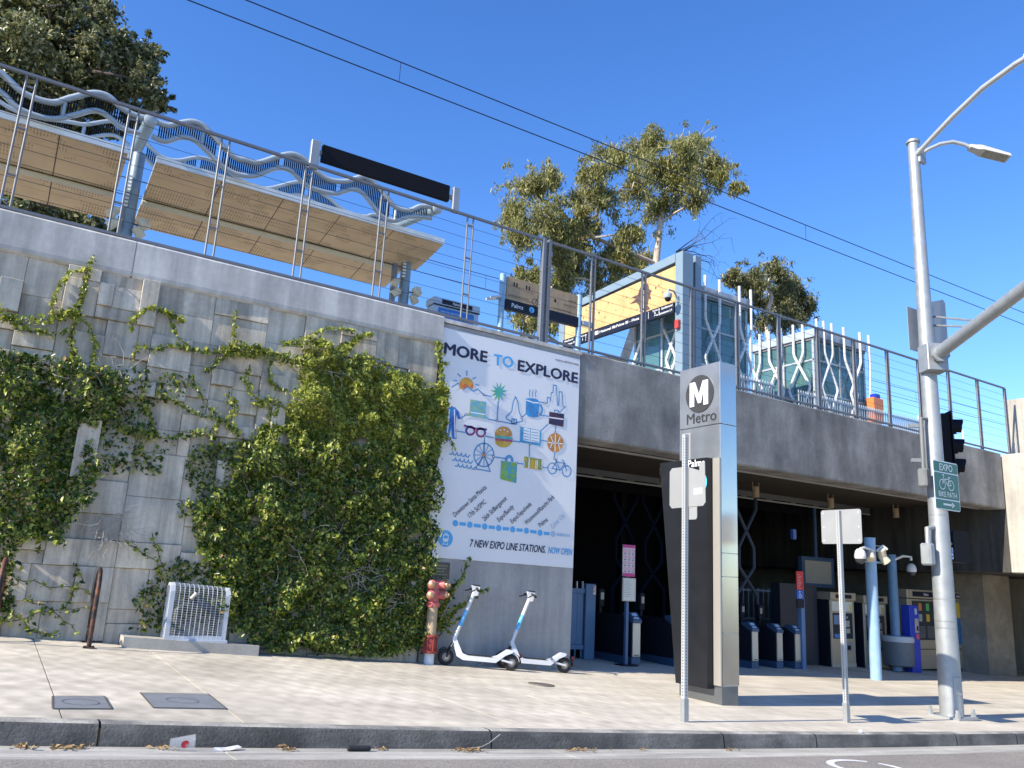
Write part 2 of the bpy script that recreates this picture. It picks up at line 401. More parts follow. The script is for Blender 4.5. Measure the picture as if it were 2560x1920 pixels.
tag(surf('road', lin(-40, 60, 50), [-30, -20, -14, -10, -7.5, -5.62], zroad, M_asph), kind='structure')
# gutter strip, in cast lengths
gut = tag(surf('gutter', lin(-40, 60, 50), [-5.62, -5.1], lambda x, y: zg(x, YK)-.15-.02*(y+5.62), M_joint), kind='structure')
joints = [-9.0, -5.3, -1.6, 1.62, 4.5, 7.9, 11.4, 14.9, 18.4, 22, 27, 33]
for a, b in zip(joints[:-1], joints[1:]):
    surf('gutter_slab', lin(a+.006, b-.006, 5), [-5.62, -5.105], lambda x, y: zg(x, YK)-.128-.030*(y+5.62), M_gutter, gut, thick=.02)
# kerb: rounded profile swept along the street
kerb = tag(surf('kerb', lin(-40, 60, 50), [-5.10, -5.0], lambda x, y: zg(x, YK)-.03, M_joint), kind='structure')
prof = [(-4.985, -.02), (-4.985, 0.004), (-5.085, 0.004), (-5.115, -.004), (-5.133, -.022), (-5.15, -.16)]
kj = [-9.0, -5.3, -1.6, .62+.2, 3.9, 6.7, 8.15, 10.9, 12.35, 15.5, 19, 23, 28, 34]
for a, b in zip(kj[:-1], kj[1:]):
    xs = lin(a+.008, b-.008, 8); top = MB(); face = MB()
    for mb, pr in ((top, prof[:4]), (face, prof[3:])):
        n = len(pr)
        mb.add([(x, py, zg(x, YK)+pz+ (.002*nz(x*3, py*9) if mb is face else 0)) for x in xs for py, pz in pr],
               [(i*n+j, (i+1)*n+j, (i+1)*n+j+1, i*n+j+1) for i in range(len(xs)-1) for j in range(n-1)])
        e = (len(xs)-1)*n
    k = top.build('kerb_stone', M_kerb, kerb, smooth=40)
    face.build('kerb_face', M_kerbface, k, smooth=40)
# footway and plaza: cast slabs over a recessed bed
side = tag(surf('sidewalk', lin(-40, 60, 60), [-4.99, -2, 0, 6, 12], lambda x, y: zg(x, y)-.02, M_joint), kind='structure')
sj = [-12, -8, -4.4, -1.9, .6, 1.82, 4.32, 5.70, 6.93, 8.5, 10.6, 12.9, 15.2, 17.5, 19.8, 22.1, 24.4, 27, 32, 40]
for a, b in zip(sj[:-1], sj[1:]):
    ys = [(-4.975, -.0)] if b <= 8.6 else [(-4.975, -2.43), (-2.42, -.0), (.008, 6.0), (6.01, 11.5)]
    for y0, y1 in ys:
        surf('slab', lin(a+.005, b-.005, 4), lin(y0, y1, 4), zg, M_side, side, thick=.03)

# ------------------------------------------------------------------ retaining wall of moulded blocks
zpt = lambda x: 6.18 - .0085*x          # top of parapet
zpb = 5.68                              # its underside
rw = thing('retaining_wall', 'grey retaining wall of moulded interlocking concrete blocks behind the climbing ivy', 'wall', (1, 0, .8))
B(-7, 5.62, .05, .4, -.5, 5.7).build('backing', M_panel, rw)
def split(x0, x1, z0, z1, out, depth=0):
    w, h = x1-x0, z1-z0
    if (w < .8 and h < .62 and rnd.random() < .7) or w*h < .09 or depth > 9 or (w < .3 and h < .8 and rnd.random() < .6):
        out.append((x0, x1, z0, z1)); return
    if w/h > rnd.uniform(.7, 1.5) and w > .36:
        f = rnd.choice((.28, .35, .5, .62, .7)); c = x0+w*f
        if min(c-x0, x1-c) < .14: c = (x0+x1)/2
        split(x0, c, z0, z1, out, depth+1); split(c, x1, z0, z1, out, depth+1)
    elif h > .3:
        f = rnd.choice((.26, .36, .5, .64, .74)); c = z0+h*f
        if min(c-z0, z1-c) < .12: c = (z0+z1)/2
        split(x0, x1, z0, c, out, depth+1); split(x0, x1, c, z1, out, depth+1)
    else: out.append((x0, x1, z0, z1))
blocks = []
x = -2.6
while x < 5.6:
    w = min(rnd.choice((1.1, 1.35, 1.5)), 5.62-x)
    if 5.62-x-w < .4: w = 5.62-x
    z = .3 + rnd.uniform(0, .3); 
    split(x, x+w, .25, 1.9, blocks); split(x, x+w, 1.9, 3.7, blocks); split(x, x+w, 3.7, 5.66, blocks)
    x += w
for x0, x1, z0, z1 in blocks:
    if z1 < zg(x0, 0)-.02: continue
    d = rnd.choice((.0, .012, .025, .04, .06, .08)); 
    if x1-x0 < .30: d += .045
    t = [rnd.uniform(-.012, .012) for _ in range(2)]; g = .0018
    x0 += g; x1 -= g; z0 += g; z1 -= g; c = .005
    y = lambda a, b_: -.02-d-t[0]*(a*2-1)-t[1]*(b_*2-1)
    vs = [(x0, .06, z0), (x1, .06, z0), (x1, .06, z1), (x0, .06, z1)]
    vs += [(x0, y(0, 0)+c, z0), (x1, y(1, 0)+c, z0), (x1, y(1, 1)+c, z1), (x0, y(0, 1)+c, z1)]
    vs += [(x0+c, y(0, 0), z0+c), (x1-c, y(1, 0), z0+c), (x1-c, y(1, 1), z1-c), (x0+c, y(0, 1), z1-c)]
    fs = [(i, (i+1) % 4, (i+1) % 4+4, i+4) for i in range(4)] + [(i+4, (i+1) % 4+4, (i+1) % 4+8, i+8) for i in range(4)] + [(8, 9, 10, 11)]
    MB().add(vs, fs).build('block', M_panel if rnd.random() < .6 else M_panel2, rw)
# sloping ledge under the parapet and the parapet lengths
for a, b in ((-7, .975), (.99, 5.645)):
    mb = MB(); pr = [(.36, zpb-.03), (-.05, zpb-.03), (-.088, zpb+.0), (-.098, zpb+.05), (-.098, None), (-.076, None), (.36, None)]
    for xx in (a, b):
        for py, pz in pr:
            if pz is None: pz = zpt(xx) - (.024 if py == -.098 else 0)
            mb.v.append((xx, py, pz))
    n = len(pr)
    mb.f += [(i, i+n, (i+1) % n+n, (i+1) % n) for i in range(n)] + [tuple(range(n)), tuple(range(2*n-1, n-1, -1))]
    mb.build('parapet', M_par, rw)
B(.97, .995, -.085, .3, zpb, zpt(1)-.01).build('joint_filler', mat('lime_stain', (.5, .49, .45), var=.2), rw)

# ------------------------------------------------------------------ concrete pier that carries the banner
pier = thing('concrete_pier', 'smooth grey concrete pier carrying the white banner at the bridge end', 'pier', (7.1, .5, .6))
B(5.68, 8.49, -.003, 1.6, -.2, zpt(7)-.075).build('shaft', M_pier, pier)
mb = MB(); mb.add([(x, y, zpt(x)-.07+dz) for x in (5.68, 8.515) for dz in (0, .065) for y in (-.03, .5)], [(0, 1, 3, 2), (4, 6, 7, 5), (0, 4, 5, 1), (2, 3, 7, 6), (0, 2, 6, 4), (1, 5, 7, 3)])
mb.build('coping', M_par, pier)
B(8.475, 8.56, .25, .5, .6, 1.15, c=.01).build('bumper_post', M_cream, pier)
B(8.47, 8.63, .2, .45, 1.17, 1.42, c=.012).build('intercom_box', M_cream, pier)
B(8.47, 8.63, .2, .45, 1.43, 1.56, c=.012).build('intercom_box', M_cream, pier)
# small bronze plaque
pq = thing('wall_plaque', 'small dull bronze plaque on the concrete beside the red standpipe', 'plaque', at(1105, 1430, -.01))
a = at(1072, 1404, -.006); b = at(1122, 1448, -.006)
B(a.x, b.x, -.022, -.004, b.z, a.z, c=.003).build('plate', mat('dull_bronze', (.12, .10, .075), rough=.5, metal=.5), pq)
for i in range(5):
    zz = a.z - .05 - i*.045
    B(a.x+.05, b.x-.04-(i % 3)*.03, -.026, -.022, zz-.008, zz+.008).build('raised_line', mat('dull_bronze_hi', (.22, .2, .17), rough=.4, metal=.5), pq)

# ------------------------------------------------------------------ rail bridge over the entrance
br = thing('rail_bridge', 'long grey concrete rail bridge girder spanning the dark station entrance', 'bridge', (15.5, 2, 4.5))
mb = MB(); zb0 = 4.52; 
for x in (8.5, 22.70):
    pr = [(0, zb0-.003*(x-8.5)+.03), (.03, zb0-.003*(x-8.5)), (.5, zb0-.003*(x-8.5)), (.55, zb0+.12), (.55, zpt(x)-.3), (.35, zpt(x)), (.02, zpt(x)), (0, zpt(x)-.022)]
    mb.v += [(x, py, pz) for py, pz in pr]
n = 8; mb.f += [(i, i+n, (i+1) % n+n, (i+1) % n) for i in range(n)] + [tuple(range(n)), tuple(range(2*n-1, n-1, -1))]
mb.build('girder', M_fascia, br)
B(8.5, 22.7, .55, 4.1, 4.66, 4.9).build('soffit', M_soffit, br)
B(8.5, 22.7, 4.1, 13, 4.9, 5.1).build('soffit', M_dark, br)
B(-9, 23, .56, 13.6, 5.15, 5.4).build('deck', M_dark, br)
for yy, zz in ((.62, 4.50), (3.95, 4.46)):
    ch = B(8.55, 22.6, yy, yy+.13, zz, zz+.2).build('light_channel', mat('channel_grey', (.16, .165, .17), rough=.5, metal=.3), br)
    B(8.55, 22.6, yy-.012, yy+.03, zz-.012, zz+.02).build('channel_lip', mat('channel_lip', (.42, .41, .38), rough=.5), ch)
    xx = 9.2
    while xx < 22:
        B(xx, xx+.75, yy-.014, yy+.002, zz+.03, zz+.055).build('channel_slot', M_black, ch); xx += 1.0
for px, py in ((12.77, 2.44), (18.93, 2.6), (22.0, 2.7), (15.9, 2.5)):
    mb = MB().lathe([(.085, 0), (.085, -.26), (.075, -.26), (.07, -.2)], px, py, 4.55, 16)
    dl = mb.build('downlight', M_beige, br, smooth=40)
    MB().tube([(px-.11, py, 4.67), (px-.11, py, 4.5), (px-.02, py, 4.46)], .012, 6).tube([(px+.11, py, 4.67), (px+.11, py, 4.5), (px+.02, py, 4.46)], .012, 6).build('yoke', M_beige, dl)
# dark undercroft shell
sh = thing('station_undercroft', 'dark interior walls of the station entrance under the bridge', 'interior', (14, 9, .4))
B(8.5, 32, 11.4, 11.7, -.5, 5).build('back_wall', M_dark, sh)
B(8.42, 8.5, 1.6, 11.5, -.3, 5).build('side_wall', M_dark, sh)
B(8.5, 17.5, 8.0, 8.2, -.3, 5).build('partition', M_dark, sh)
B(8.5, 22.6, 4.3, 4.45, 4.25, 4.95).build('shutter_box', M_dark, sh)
# gaps at the back: their daylight is painted as pale green slips
for px, py, h in ((1931, 1337, .42), (1941, 1370, .75), (1942, 1408, .28)):
    p = at(px, py, 11.35); B(p.x-.12, p.x+.12, 11.3, 11.38, p.z-h/2, p.z+h/2).build('daylight_slit', mat('pale_green_daylight', (.45, .6, .5), rough=.3), sh)

# ------------------------------------------------------------------ abutment on the right
ab = thing('concrete_abutment', 'sunlit beige concrete abutment block at the right end of the bridge', 'abutment', (25, 0, 0))
B(22.72, 32, -9, -.001, 2.83, 5.955, c=.02).build('cap_block', M_abut, ab)
B(22.725, 32, .0, 11, 2.835, 5.9).build('inner_wall', mat('stained_shaded_concrete', (.05, .047, .042), rough=.9, var=.2, scale=1, streak=.6, sstretch=(3, 3, .3)), ab)  # stained concrete, darkened further with the bridge's shade put into the colour
B(24.55, 26.0, 1.75, 11, -.6, 2.83).build('column', mat('column_concrete', (.21, .19, .16), rough=.9, var=.18, scale=1.2, col2=(.27, .25, .215), mixs=1.5), ab)
B(28.5, 32, -9, 11, -.8, 2.84).build('side_wall', M_abut, ab)
B(24.1, 24.6, -9, .5, 5.96, 7.75, c=.015).build('parapet', M_abut, ab)
B(26.3, 26.9, 1.2, 1.5, -.3, 2.6, c=.04).build('downpipe', mat('dull_pipe_grey', (.10, .10, .10), rough=.4), ab)
# ------------------------------------------------------------------ banner
bn = thing('vinyl_banner', 'white vinyl banner lettered MORE TO EXPLORE with blue travel icons on the pier', 'banner', (7.1, 0, 2.3))
tl, bl, brr, tr = at(1108, 814, -.01), at(1072, 1389, -.01), at(1432, 1424, -.01), at(1449, 897, -.01)
XL, XR = 5.685, 8.482; ZB, ZT = bl.z-.02, 6.0
mb = MB(); nxs, nzs = 40, 50
for j in range(nzs+1):
    for i in range(nxs+1):
        xx = XL+(XR-XL)*i/nxs; ztop = zpt(xx)-.16; zb = ZB+ .012*nz(xx*4, 3) - .012*(xx-XL)
        zz = zb+(ztop-zb)*j/nzs; e = min(i, nxs-i, 6)/6
        mb.v.append((xx, -.014 - .003*(1+nz(xx*1.1, zz*.5, 4))*e, zz))
mb.f = [(j*(nxs+1)+i, j*(nxs+1)+i+1, (j+1)*(nxs+1)+i+1, (j+1)*(nxs+1)+i) for j in range(nzs) for i in range(nxs)]
sheet = mb.build('sheet', M_banner, bn, smooth=60)
YB = -.0225
def zp(x, y):      # point of the printed artwork measured in the photograph, as (X, Z) on the sheet
    p = at(1060+x/3.95, 780+y/3.95, YB); return (p.x, p.z)
O0 = Vector((0, YB, 0)); lay = lambda k: Vector((0, YB-.0006*k, 0))
def P(*pts): return [zp(*q) for q in pts]
def wtext(s, x0, y0, x1, y1, hgt, m, **k):
    a = Vector(zp(x0, y0)); b = Vector(zp(x1, y1)); d = b-a; L = d.length; d.normalize()
    return text(s, Vector((a.x, YB-.001, a.y)), UX*d.x+UZ*d.y, UX*-d.y+UZ*d.x, hgt, m, bn, width=L, height=hgt, **k)
hz = lambda x, ya, yb: abs(zp(x, ya)[1]-zp(x, yb)[1])
ch = hz(260, 310, 420)*1.42
wtext('MORE', 200, 408, 620, 497, ch, M_ink, bold=.045)
wtext('TO', 690, 520, 878, 552, ch, M_sky, bold=.045)
wtext('EXPLORE', 928, 575, 1515, 703, ch, M_ink, bold=.045)
wtext('metro.net/moreexp', 1300, 482, 1528, 532, .075, M_ink)
nm = [('Downtown Santa Monica', 308, 525, 622, 240), ('17th St/SMC', 455, 535, 618, 385), ('26th St/Bergamot', 598, 568, 822, 350), ('Expo/Bundy', 742, 575, 890, 432),
      ('Expo/Sepulveda', 872, 590, 1065, 405), ('Westwood/Rancho Park', 1012, 605, 1292, 335), ('Palms', 1150, 628, 1226, 560)]
ofs = 380*1.0   # second close-up of the artwork starts 380 px lower
def z2p(x, y): return (x, y+380*3.95)
for s, a, b, c, d in nm:
    wtext(s, *z2p(a, b), *z2p(c, d), .115, M_ink, bold=.004)
M_fade = mat('faded_blue_print', (.38, .52, .66), var=0)
wtext('Culver City', *z2p(1272, 645), *z2p(1396, 515), .115, M_fade)
wtext('7 NEW EXPO LINE STATIONS.', *z2p(452, 815), *z2p(1198, 878), .165, M_ink, bold=.028, shear=.2)
wtext('NOW OPEN', *z2p(1226, 880), *z2p(1462, 902), .15, M_sky, bold=.028, shear=.2)
dots = [(310, 585), (453, 600), (600, 618), (738, 633), (876, 646), (1012, 659), (1147, 680)]
mb = MB()
for (a, b), (c, d) in zip(dots[:-1], dots[1:]):
    p, q = Vector(zp(*z2p(a, b))), Vector(zp(*z2p(c, d))); e = (q-p).normalized()*.075
    MB().stroke([p+e, q-e], .052, O0, UX, UZ).build('route_line', M_sky, bn)
for a, b in dots:
    p = zp(*z2p(a, b)); MB().disc(p[0], p[1], .05, O0, UX, UZ, 20).build('route_dot', M_sky, bn)
p, q = Vector(zp(*z2p(1147, 680))), Vector(zp(*z2p(1275, 692))); e = (q-p).normalized()*.075
mb.stroke([p+e, q-e], .052, O0, UX, UZ)
mb.build('route_line', M_sky, bn)
mb = MB(); mb.disc(q.x, q.y, .05, O0, UX, UZ, 20); r_ = Vector(zp(*z2p(1440, 710))); mb.stroke([q+e, r_], .045, O0, UX, UZ); mb.build('faded_route_end', M_fade, bn)
# round emblems at the foot
c = zp(*z2p(70, 722)); MB().disc(c[0], c[1], .125, O0, UX, UZ, 32).build('dark_roundel', M_ink, bn)
mb = MB(); o = lay(2)
mb.flat([(c[0]+a*.125, c[1]+b*.125) for a, b in ((-.6, -.6), (-.25, -.6), (-.25, .1), (0, -.5), (.25, .1), (.25, -.6), (.6, -.6), (.6, .65), (.25, .65), (0, 0), (-.25, .65), (-.6, .65))], o, UX, UZ)
mb.build('letter_m', M_wprint, bn)
c = zp(*z2p(214, 737)); MB().disc(c[0], c[1], .128, O0, UX, UZ, 32).build('blue_roundel', M_sky, bn)
def rr(cx, cz, w, h, r, o, mb):
    pts = []
    for sx, sy, a0 in ((1, 1, 0), (-1, 1, 90), (-1, -1, 180), (1, -1, 270)):
        for k in range(5):
            a = R(a0+k*22.5); pts.append((cx+sx*(w/2-r)+r*math.cos(a), cz+sy*(h/2-r)+r*math.sin(a)))
    mb.flat(pts, o, UX, UZ); return mb
mb = MB(); rr(c[0], c[1]+.01, .095, .115, .022, lay(1), mb); mb.stroke([(c[0]-.045, c[1]-.085), (c[0]+.045, c[1]-.085)], .01, lay(1), UX, UZ)
mb.stroke([(c[0]-.03, c[1]-.06), (c[0]-.05, c[1]-.1)], .01, lay(1), UX, UZ); mb.stroke([(c[0]+.03, c[1]-.06), (c[0]+.05, c[1]-.1)], .01, lay(1), UX, UZ); mb.stroke([(c[0]-.025, c[1]+.085), (c[0]+.025, c[1]+.085)], .01, lay(1), UX, UZ)
mb.build('tram_sign', M_wprint, bn)
mb = MB(); rr(c[0], c[1]+.025, .07, .05, .01, lay(3), mb); mb.disc(c[0]-.028, c[1]-.03, .008, lay(3), UX, UZ, 8); mb.disc(c[0]+.028, c[1]-.03, .008, lay(3), UX, UZ, 8); mb.build('tram_window', M_sky, bn)
# icons
M_i = {n: mat('print_'+n, c, rough=.5, var=.12, scale=9, col2=c2, mixs=12, mixlo=.45, mixhi=.55) for n, c, c2 in (
    ('sunset', (.62, .33, .04), (.62, .14, .04)), ('palm', (.06, .38, .42), (.10, .42, .12)), ('laptop', (.13, .42, .56), (.28, .45, .30)), ('mug', (.05, .30, .62), (.05, .22, .5)),
    ('suit', (.04, .10, .42), (.03, .22, .60)), ('glasses', (.30, .05, .10), (.08, .05, .30)), ('burger', (.60, .34, .06), (.60, .20, .06)), ('bun2', (.62, .42, .06), (.55, .33, .04)),
    ('book', (.07, .36, .58), (.05, .28, .52)), ('ball', (.50, .17, .04), (.62, .28, .05)), ('case', (.02, .02, .07), (.10, .03, .05)), ('bag', (.07, .34, .45), (.22, .42, .07)),
    ('ticket', (.60, .37, .03), (.25, .30, .08)), ('lettuce', (.10, .42, .42), (.10, .38, .2)), ('tomato', (.35, .05, .2), (.5, .1, .1)))}
lines = []
def LN(*pts, w=.02): lines.append((P(*pts), w))
def poly(name, m, pts, k=1): MB().flat(P(*pts), lay(k), UX, UZ).build(name, m, bn)
def arcpts(cx, cy, rx, ry, a0, a1, n=14): return [(cx+rx*math.cos(R(a0+(a1-a0)*i/n)), cy-ry*math.sin(R(a0+(a1-a0)*i/n))) for i in range(n+1)]
poly('sun_icon', M_i['sunset'], arcpts(418, 725, 70, 78, -25, 205)+[(388, 762), (430, 735)])
LN((275, 742), (338, 702), (388, 765), (432, 738), (490, 782), (533, 762), (592, 818), (665, 838))
for a, b in (((425, 580), (422, 630)), ((333, 607), (363, 637)), ((290, 675), (327, 680)), ((480, 662), (514, 645)), ((508, 717), (546, 723))): LN(a, b, w=.018)
pal = []
for k in range(11):
    a = R(k*360/11+8); b = R((k+.5)*360/11+8); pal += [(740+86*math.cos(a), 790-105*math.sin(a)), (740+34*math.cos(b), 790-42*math.sin(b))]
poly('palm_crown_icon', M_i['palm'], pal); LN((735, 880), (722, 1075), w=.022)
poly('laptop_icon', M_i['laptop'], ((460, 862), (616, 890), (608, 1015), (640, 1060), (425, 1022), (452, 985)))
MB().stroke(P((458, 990), (602, 1012)), .02, lay(2), UX, UZ).build('laptop_edge', M_wprint, bn)
LN((636, 1058), (722, 1075), (870, 1103), (975, 1078), (965, 1045), (1008, 1005)); LN((360, 1055), (414, 1014), (432, 1010))
LN((905, 835), (930, 895), (940, 985), (965, 1045)); LN((905, 835), (880, 895), (866, 985), (812, 1035), (818, 1055), (870, 1085)); LN((870, 1055), (915, 1062), (912, 1110), (866, 1103), (870, 1055)); LN((890, 1058), (888, 1105))
poly('mug_icon', M_i['mug'], ((1008, 855), (1040, 850), (1110, 858), (1140, 885), (1132, 1035), (1090, 1042), (1030, 1030), (1006, 1008)))
lines.append((P(*arcpts(1140, 965, 28, 48, -75, 75)), .035))
MB().stroke(P((1010, 870), (1080, 895), (1136, 898)), .022, lay(2), UX, UZ).build('mug_band', M_wprint, bn)
for xx in (1042, 1072, 1102): LN((xx, 765), (xx+8, 782), (xx-2, 808), (xx+5, 838), w=.016)
LN((1142, 888), (1190, 897), (1218, 902), (1220, 842), (1248, 850), (1250, 885), (1258, 797), (1275, 795), (1278, 722), (1308, 727), (1312, 800), (1320, 920), (1330, 922), (1337, 787), (1362, 790), (1368, 832), (1374, 935), (1395, 938), (1332, 998))
poly('briefcase_icon', M_i['case'], ((1238, 985), (1385, 1008), (1376, 1135), (1232, 1105))); LN((1288, 990), (1290, 968), (1330, 975), (1330, 998))
MB().stroke(P((1236, 1040), (1376, 1060)), .022, lay(2), UX, UZ).build('briefcase_band', M_wprint, bn); LN((1132, 1015), (1232, 1030)); LN((1228, 1108), (1158, 1170)); LN((1302, 1122), (1298, 1195))
poly('wetsuit_icon', M_i['suit'], ((255, 942), (285, 935), (312, 945), (345, 985), (362, 1055), (335, 1058), (318, 1010), (312, 1120), (322, 1255), (280, 1250), (268, 1140), (245, 1240), (205, 1215), (235, 1110), (238, 1010), (205, 1005), (225, 960)))
MB().stroke(P((250, 960), (242, 1080), (228, 1215)), .02, lay(2), UX, UZ).stroke(P((300, 960), (302, 1080), (308, 1240)), .02, lay(2), UX, UZ).build('wetsuit_seam', M_wprint, bn)
mb = MB()
for cx, cy in ((458, 1172), (562, 1190)):
    mb.stroke(P(*arcpts(cx, cy, 42, 40, 0, 360)), .035, lay(1), UX, UZ)
mb.stroke(P((395, 1120), (500, 1150), (622, 1160)), .035, lay(1), UX, UZ); mb.build('glasses_icon', M_i['glasses'], bn)
LN((318, 1174), (408, 1190)); LN((600, 1226), (690, 1242)); LN((600, 1226), (592, 1400))
poly('burger_bun_icon', M_i['burger'], arcpts(785, 1215, 85, 85, -8, 188)); poly('lettuce_icon', M_i['lettuce'], ((700, 1215), (875, 1235), (872, 1270), (700, 1250)), 2)
poly('tomato_icon', M_i['tomato'], ((702, 1245), (872, 1262), (870, 1285), (704, 1268)), 3); poly('burger_base_icon', M_i['bun2'], [(705, 1268)]+arcpts(786, 1275, 82, 62, 185, 355)+[(868, 1284)])
for a, b in ((757, 1168), (793, 1162), (825, 1182)): MB().disc(*zp(a, b), .014, lay(4), UX, UZ, 12).build('seed', M_wprint, bn)
LN((880, 1272), (950, 1285)); poly('book_icon', M_i['book'], ((952, 1132), (1050, 1150), (1160, 1172), (1152, 1325), (1045, 1305), (948, 1285)))
poly('book_page', M_banner, ((985, 1140), (1045, 1155), (1142, 1172), (1138, 1290), (1046, 1282), (978, 1265)), 2)
mb = MB()
for k in range(4):
    mb.stroke(P((982, 1168+k*28), (1036, 1180+k*28)), .012, lay(3), UX, UZ); mb.stroke(P((1060, 1185+k*28), (1128, 1196+k*28)), .012, lay(3), UX, UZ)
mb.stroke(P((1050, 1150), (1046, 1300)), .012, lay(3), UX, UZ); mb.build('book_line', M_i['book'], bn)
LN((1158, 1268), (1215, 1276)); LN((1045, 1305), (1040, 1430))
poly('ball_icon', M_i['ball'], arcpts(1296, 1290, 80, 94, 0, 360, 28)[:-1])
MB().stroke(P((1220, 1288), (1372, 1302)), .018, lay(2), UX, UZ).stroke(P((1298, 1200), (1292, 1384)), .018, lay(2), UX, UZ).stroke(P((1250, 1225), (1272, 1280), (1245, 1345)), .018, lay(2), UX, UZ).stroke(P((1345, 1230), (1322, 1290), (1345, 1365)), .018, lay(2), UX, UZ).build('ball_seam', M_wprint, bn)
LN((1292, 1385), (1288, 1446))
# big wheel, waves
lines.append((P(*arcpts(592, 1412, 98, 116, 0, 360, 32)), .022))
for k in range(12):
    a = R(k*30); lines.append((P((592, 1412), (592+96*math.cos(a), 1412-114*math.sin(a))), .012))
LN((592, 1412), (508, 1548), (655, 1575), (592, 1412)); LN((686, 1430), (810, 1448))
poly('wheel_hub', M_i['ball'], arcpts(588, 1412, 15, 18, 0, 360, 12)[:-1], 2)
for x0, y0 in ((250, 1402), (278, 1462), (305, 1520)):
    wv = []
    for k in range(5):
        wv += [(x0+k*42, y0+k*7), (x0+k*42+20, y0+k*7+4), (x0+k*42+36, y0+k*7-20)]
    LN(*wv, w=.018)
poly('shopping_bag_icon', M_i['bag'], ((762, 1468), (920, 1490), (912, 1690), (755, 1650))); lines.append((P(*arcpts(842, 1470, 30, 45, -10, 190)), .05))
poly('ticket_icon', M_i['ticket'], ((990, 1425), (1165, 1455), (1158, 1490), (1165, 1525), (1160, 1562), (985, 1535), (1000, 1500), (988, 1465)))
MB().stroke(P((1040, 1435), (1034, 1542)), .02, lay(2), UX, UZ).stroke(P((1108, 1460), (1102, 1545)), .015, lay(2), UX, UZ).stroke(P((1122, 1462), (1116, 1548)), .015, lay(2), UX, UZ).build('ticket_line', M_wprint, bn)
LN((914, 1492), (988, 1502)); LN((1160, 1532), (1225, 1540))
for cx, cy in ((1268, 1545), (1410, 1572)): lines.append((P(*arcpts(cx, cy, 44, 54, 0, 360, 24)), .02))
LN((1268, 1545), (1305, 1480), (1388, 1495), (1345, 1562), (1268, 1545)); LN((1300, 1465), (1345, 1562)); LN((1290, 1458), (1318, 1462)); LN((1410, 1572), (1382, 1475), (1362, 1460))
for p, w in lines: MB().stroke(p, w, O0, UX, UZ).build('line_art', mat('line_print', (.10, .30, .56), rough=.5, var=0), bn)
nodes = ((592, 818), (722, 1075), (414, 1014), (965, 1045), (1190, 897), (1130, 1014), (1332, 998), (1298, 1195), (318, 1174), (600, 1226), (880, 1272), (1045, 1302), (686, 1430), (508, 1548), (914, 1492), (1160, 1532), (1288, 1446))
for a, b in nodes:
    q_ = MB().disc(*zp(a, b), .022, lay(3), UX, UZ, 14).build('node_ring', M_ink, bn); MB().disc(*zp(a, b), .013, lay(4), UX, UZ, 12).build('node_centre', M_wprint, q_)

# ------------------------------------------------------------------ cable railings along the parapet
def zrail(x): return 8.19-.0098*x
def fence(name_lab, posts, x0, x1, heavy):
    f = thing('cable_railing', name_lab, 'railing', ((x0+x1)/2, .15, 6.1))
    yy = .15
    for px in posts:
        mb = MB(); hw = .058
        for s in (-1, 1):
            if heavy: mb.box(px+s*hw*.7-.013, px+s*hw*.7+.013, yy-.022, yy+.022, zpt(px), zrail(px)-.01)
            else: mb.tube([(px+s*hw, yy, zpt(px)), (px+s*hw, yy, zrail(px)-.01)], .0155, 8)
        p = mb.build('post', M_steelgrey, f)
        for k in (.28, .62, .93):
            zz = zpt(px)+.02+k*(zrail(px)-zpt(px)-.06); B(px-hw, px+hw, yy-.012, yy+.012, zz-.012, zz+.012).build('rung', M_steelgrey, p)
        B(px-.12, px+.12, yy-.08, yy+.08, zpt(px), zpt(px)+.015).build('base_plate', M_steelgrey, p)
    for nm, fz, r_ in (('top_rail', lambda x: zrail(x), .019), ('bottom_rail', lambda x: zpt(x)+.11, .018)):
        mb = MB(); v = []
        for xx in (x0, x1):
            for dy, dz in ((-r_*1.3, -r_), (r_*1.3, -r_), (r_*1.3, r_), (-r_*1.3, r_)): v.append((xx, yy+dy, fz(xx)+dz))
        mb.add(v, [(i, i+4, (i+1) % 4+4, (i+1) % 4) for i in range(4)]+[(0, 1, 2, 3), (7, 6, 5, 4)]); mb.build(nm, M_steelgrey, f)
    for k in range(8):
        t = (k+1)/9
        pts = [(xx, yy, (zpt(xx)+.11)*(1-t)+zrail(xx)*t) for xx in (x0, x1)]
        MB().tube(pts, .0035, 5).build('cable', M_cable, f)
    return f
PL = [-4.4, -3.1, -1.83, -.57, .69, 1.95, 3.23, 4.52, 6.13]
PR = [8.84, 10.11, 11.42, 12.74, 14.06, 15.39, 16.73, 18.04, 19.36, 20.7, 22.1, 23.5]
fl = fence('grey cable railing with doubled posts above the ivy covered wall and banner', PL, -6, 7.7, False)
fr = fence('grey cable railing with flat posts along the top of the bridge girder', PR, 7.8, 23.5, True)
mb = MB()
for s in (-1, 1): mb.box(7.75+s*.06-.03, 7.75+s*.06+.03, .1, .2, zpt(7.75), zrail(7.75)+.03)
for k in range(5): mb.box(7.69, 7.81, .13, .17, 6.5+k*.36, 6.53+k*.36)
mb.build('end_post', M_steelgrey, fr)

# black sign box above the railing
sg = thing('black_sign_panel', 'long black sign panel standing above the railing on grey brackets', 'sign', (4.55, .2, 8.2))
B(3.41, 5.70, .17, .25, 8.30, 8.59, c=.005).build('panel', M_black, sg)
for a, b, c_ in ((3.22, 3.36, 8.60), (5.76, 5.88, 8.58)):
    B(a, b, .13, .21, 8.12, c_, c=.006).build('bracket_post', mat('grey_bracket', (.30, .33, .36), rough=.5, metal=.3), sg)
B(3.36, 3.42, .18, .22, 8.40, 8.47).build('bracket_arm', M_steelgrey, sg); B(5.69, 5.77, .18, .22, 8.36, 8.43).build('bracket_arm', M_steelgrey, sg)
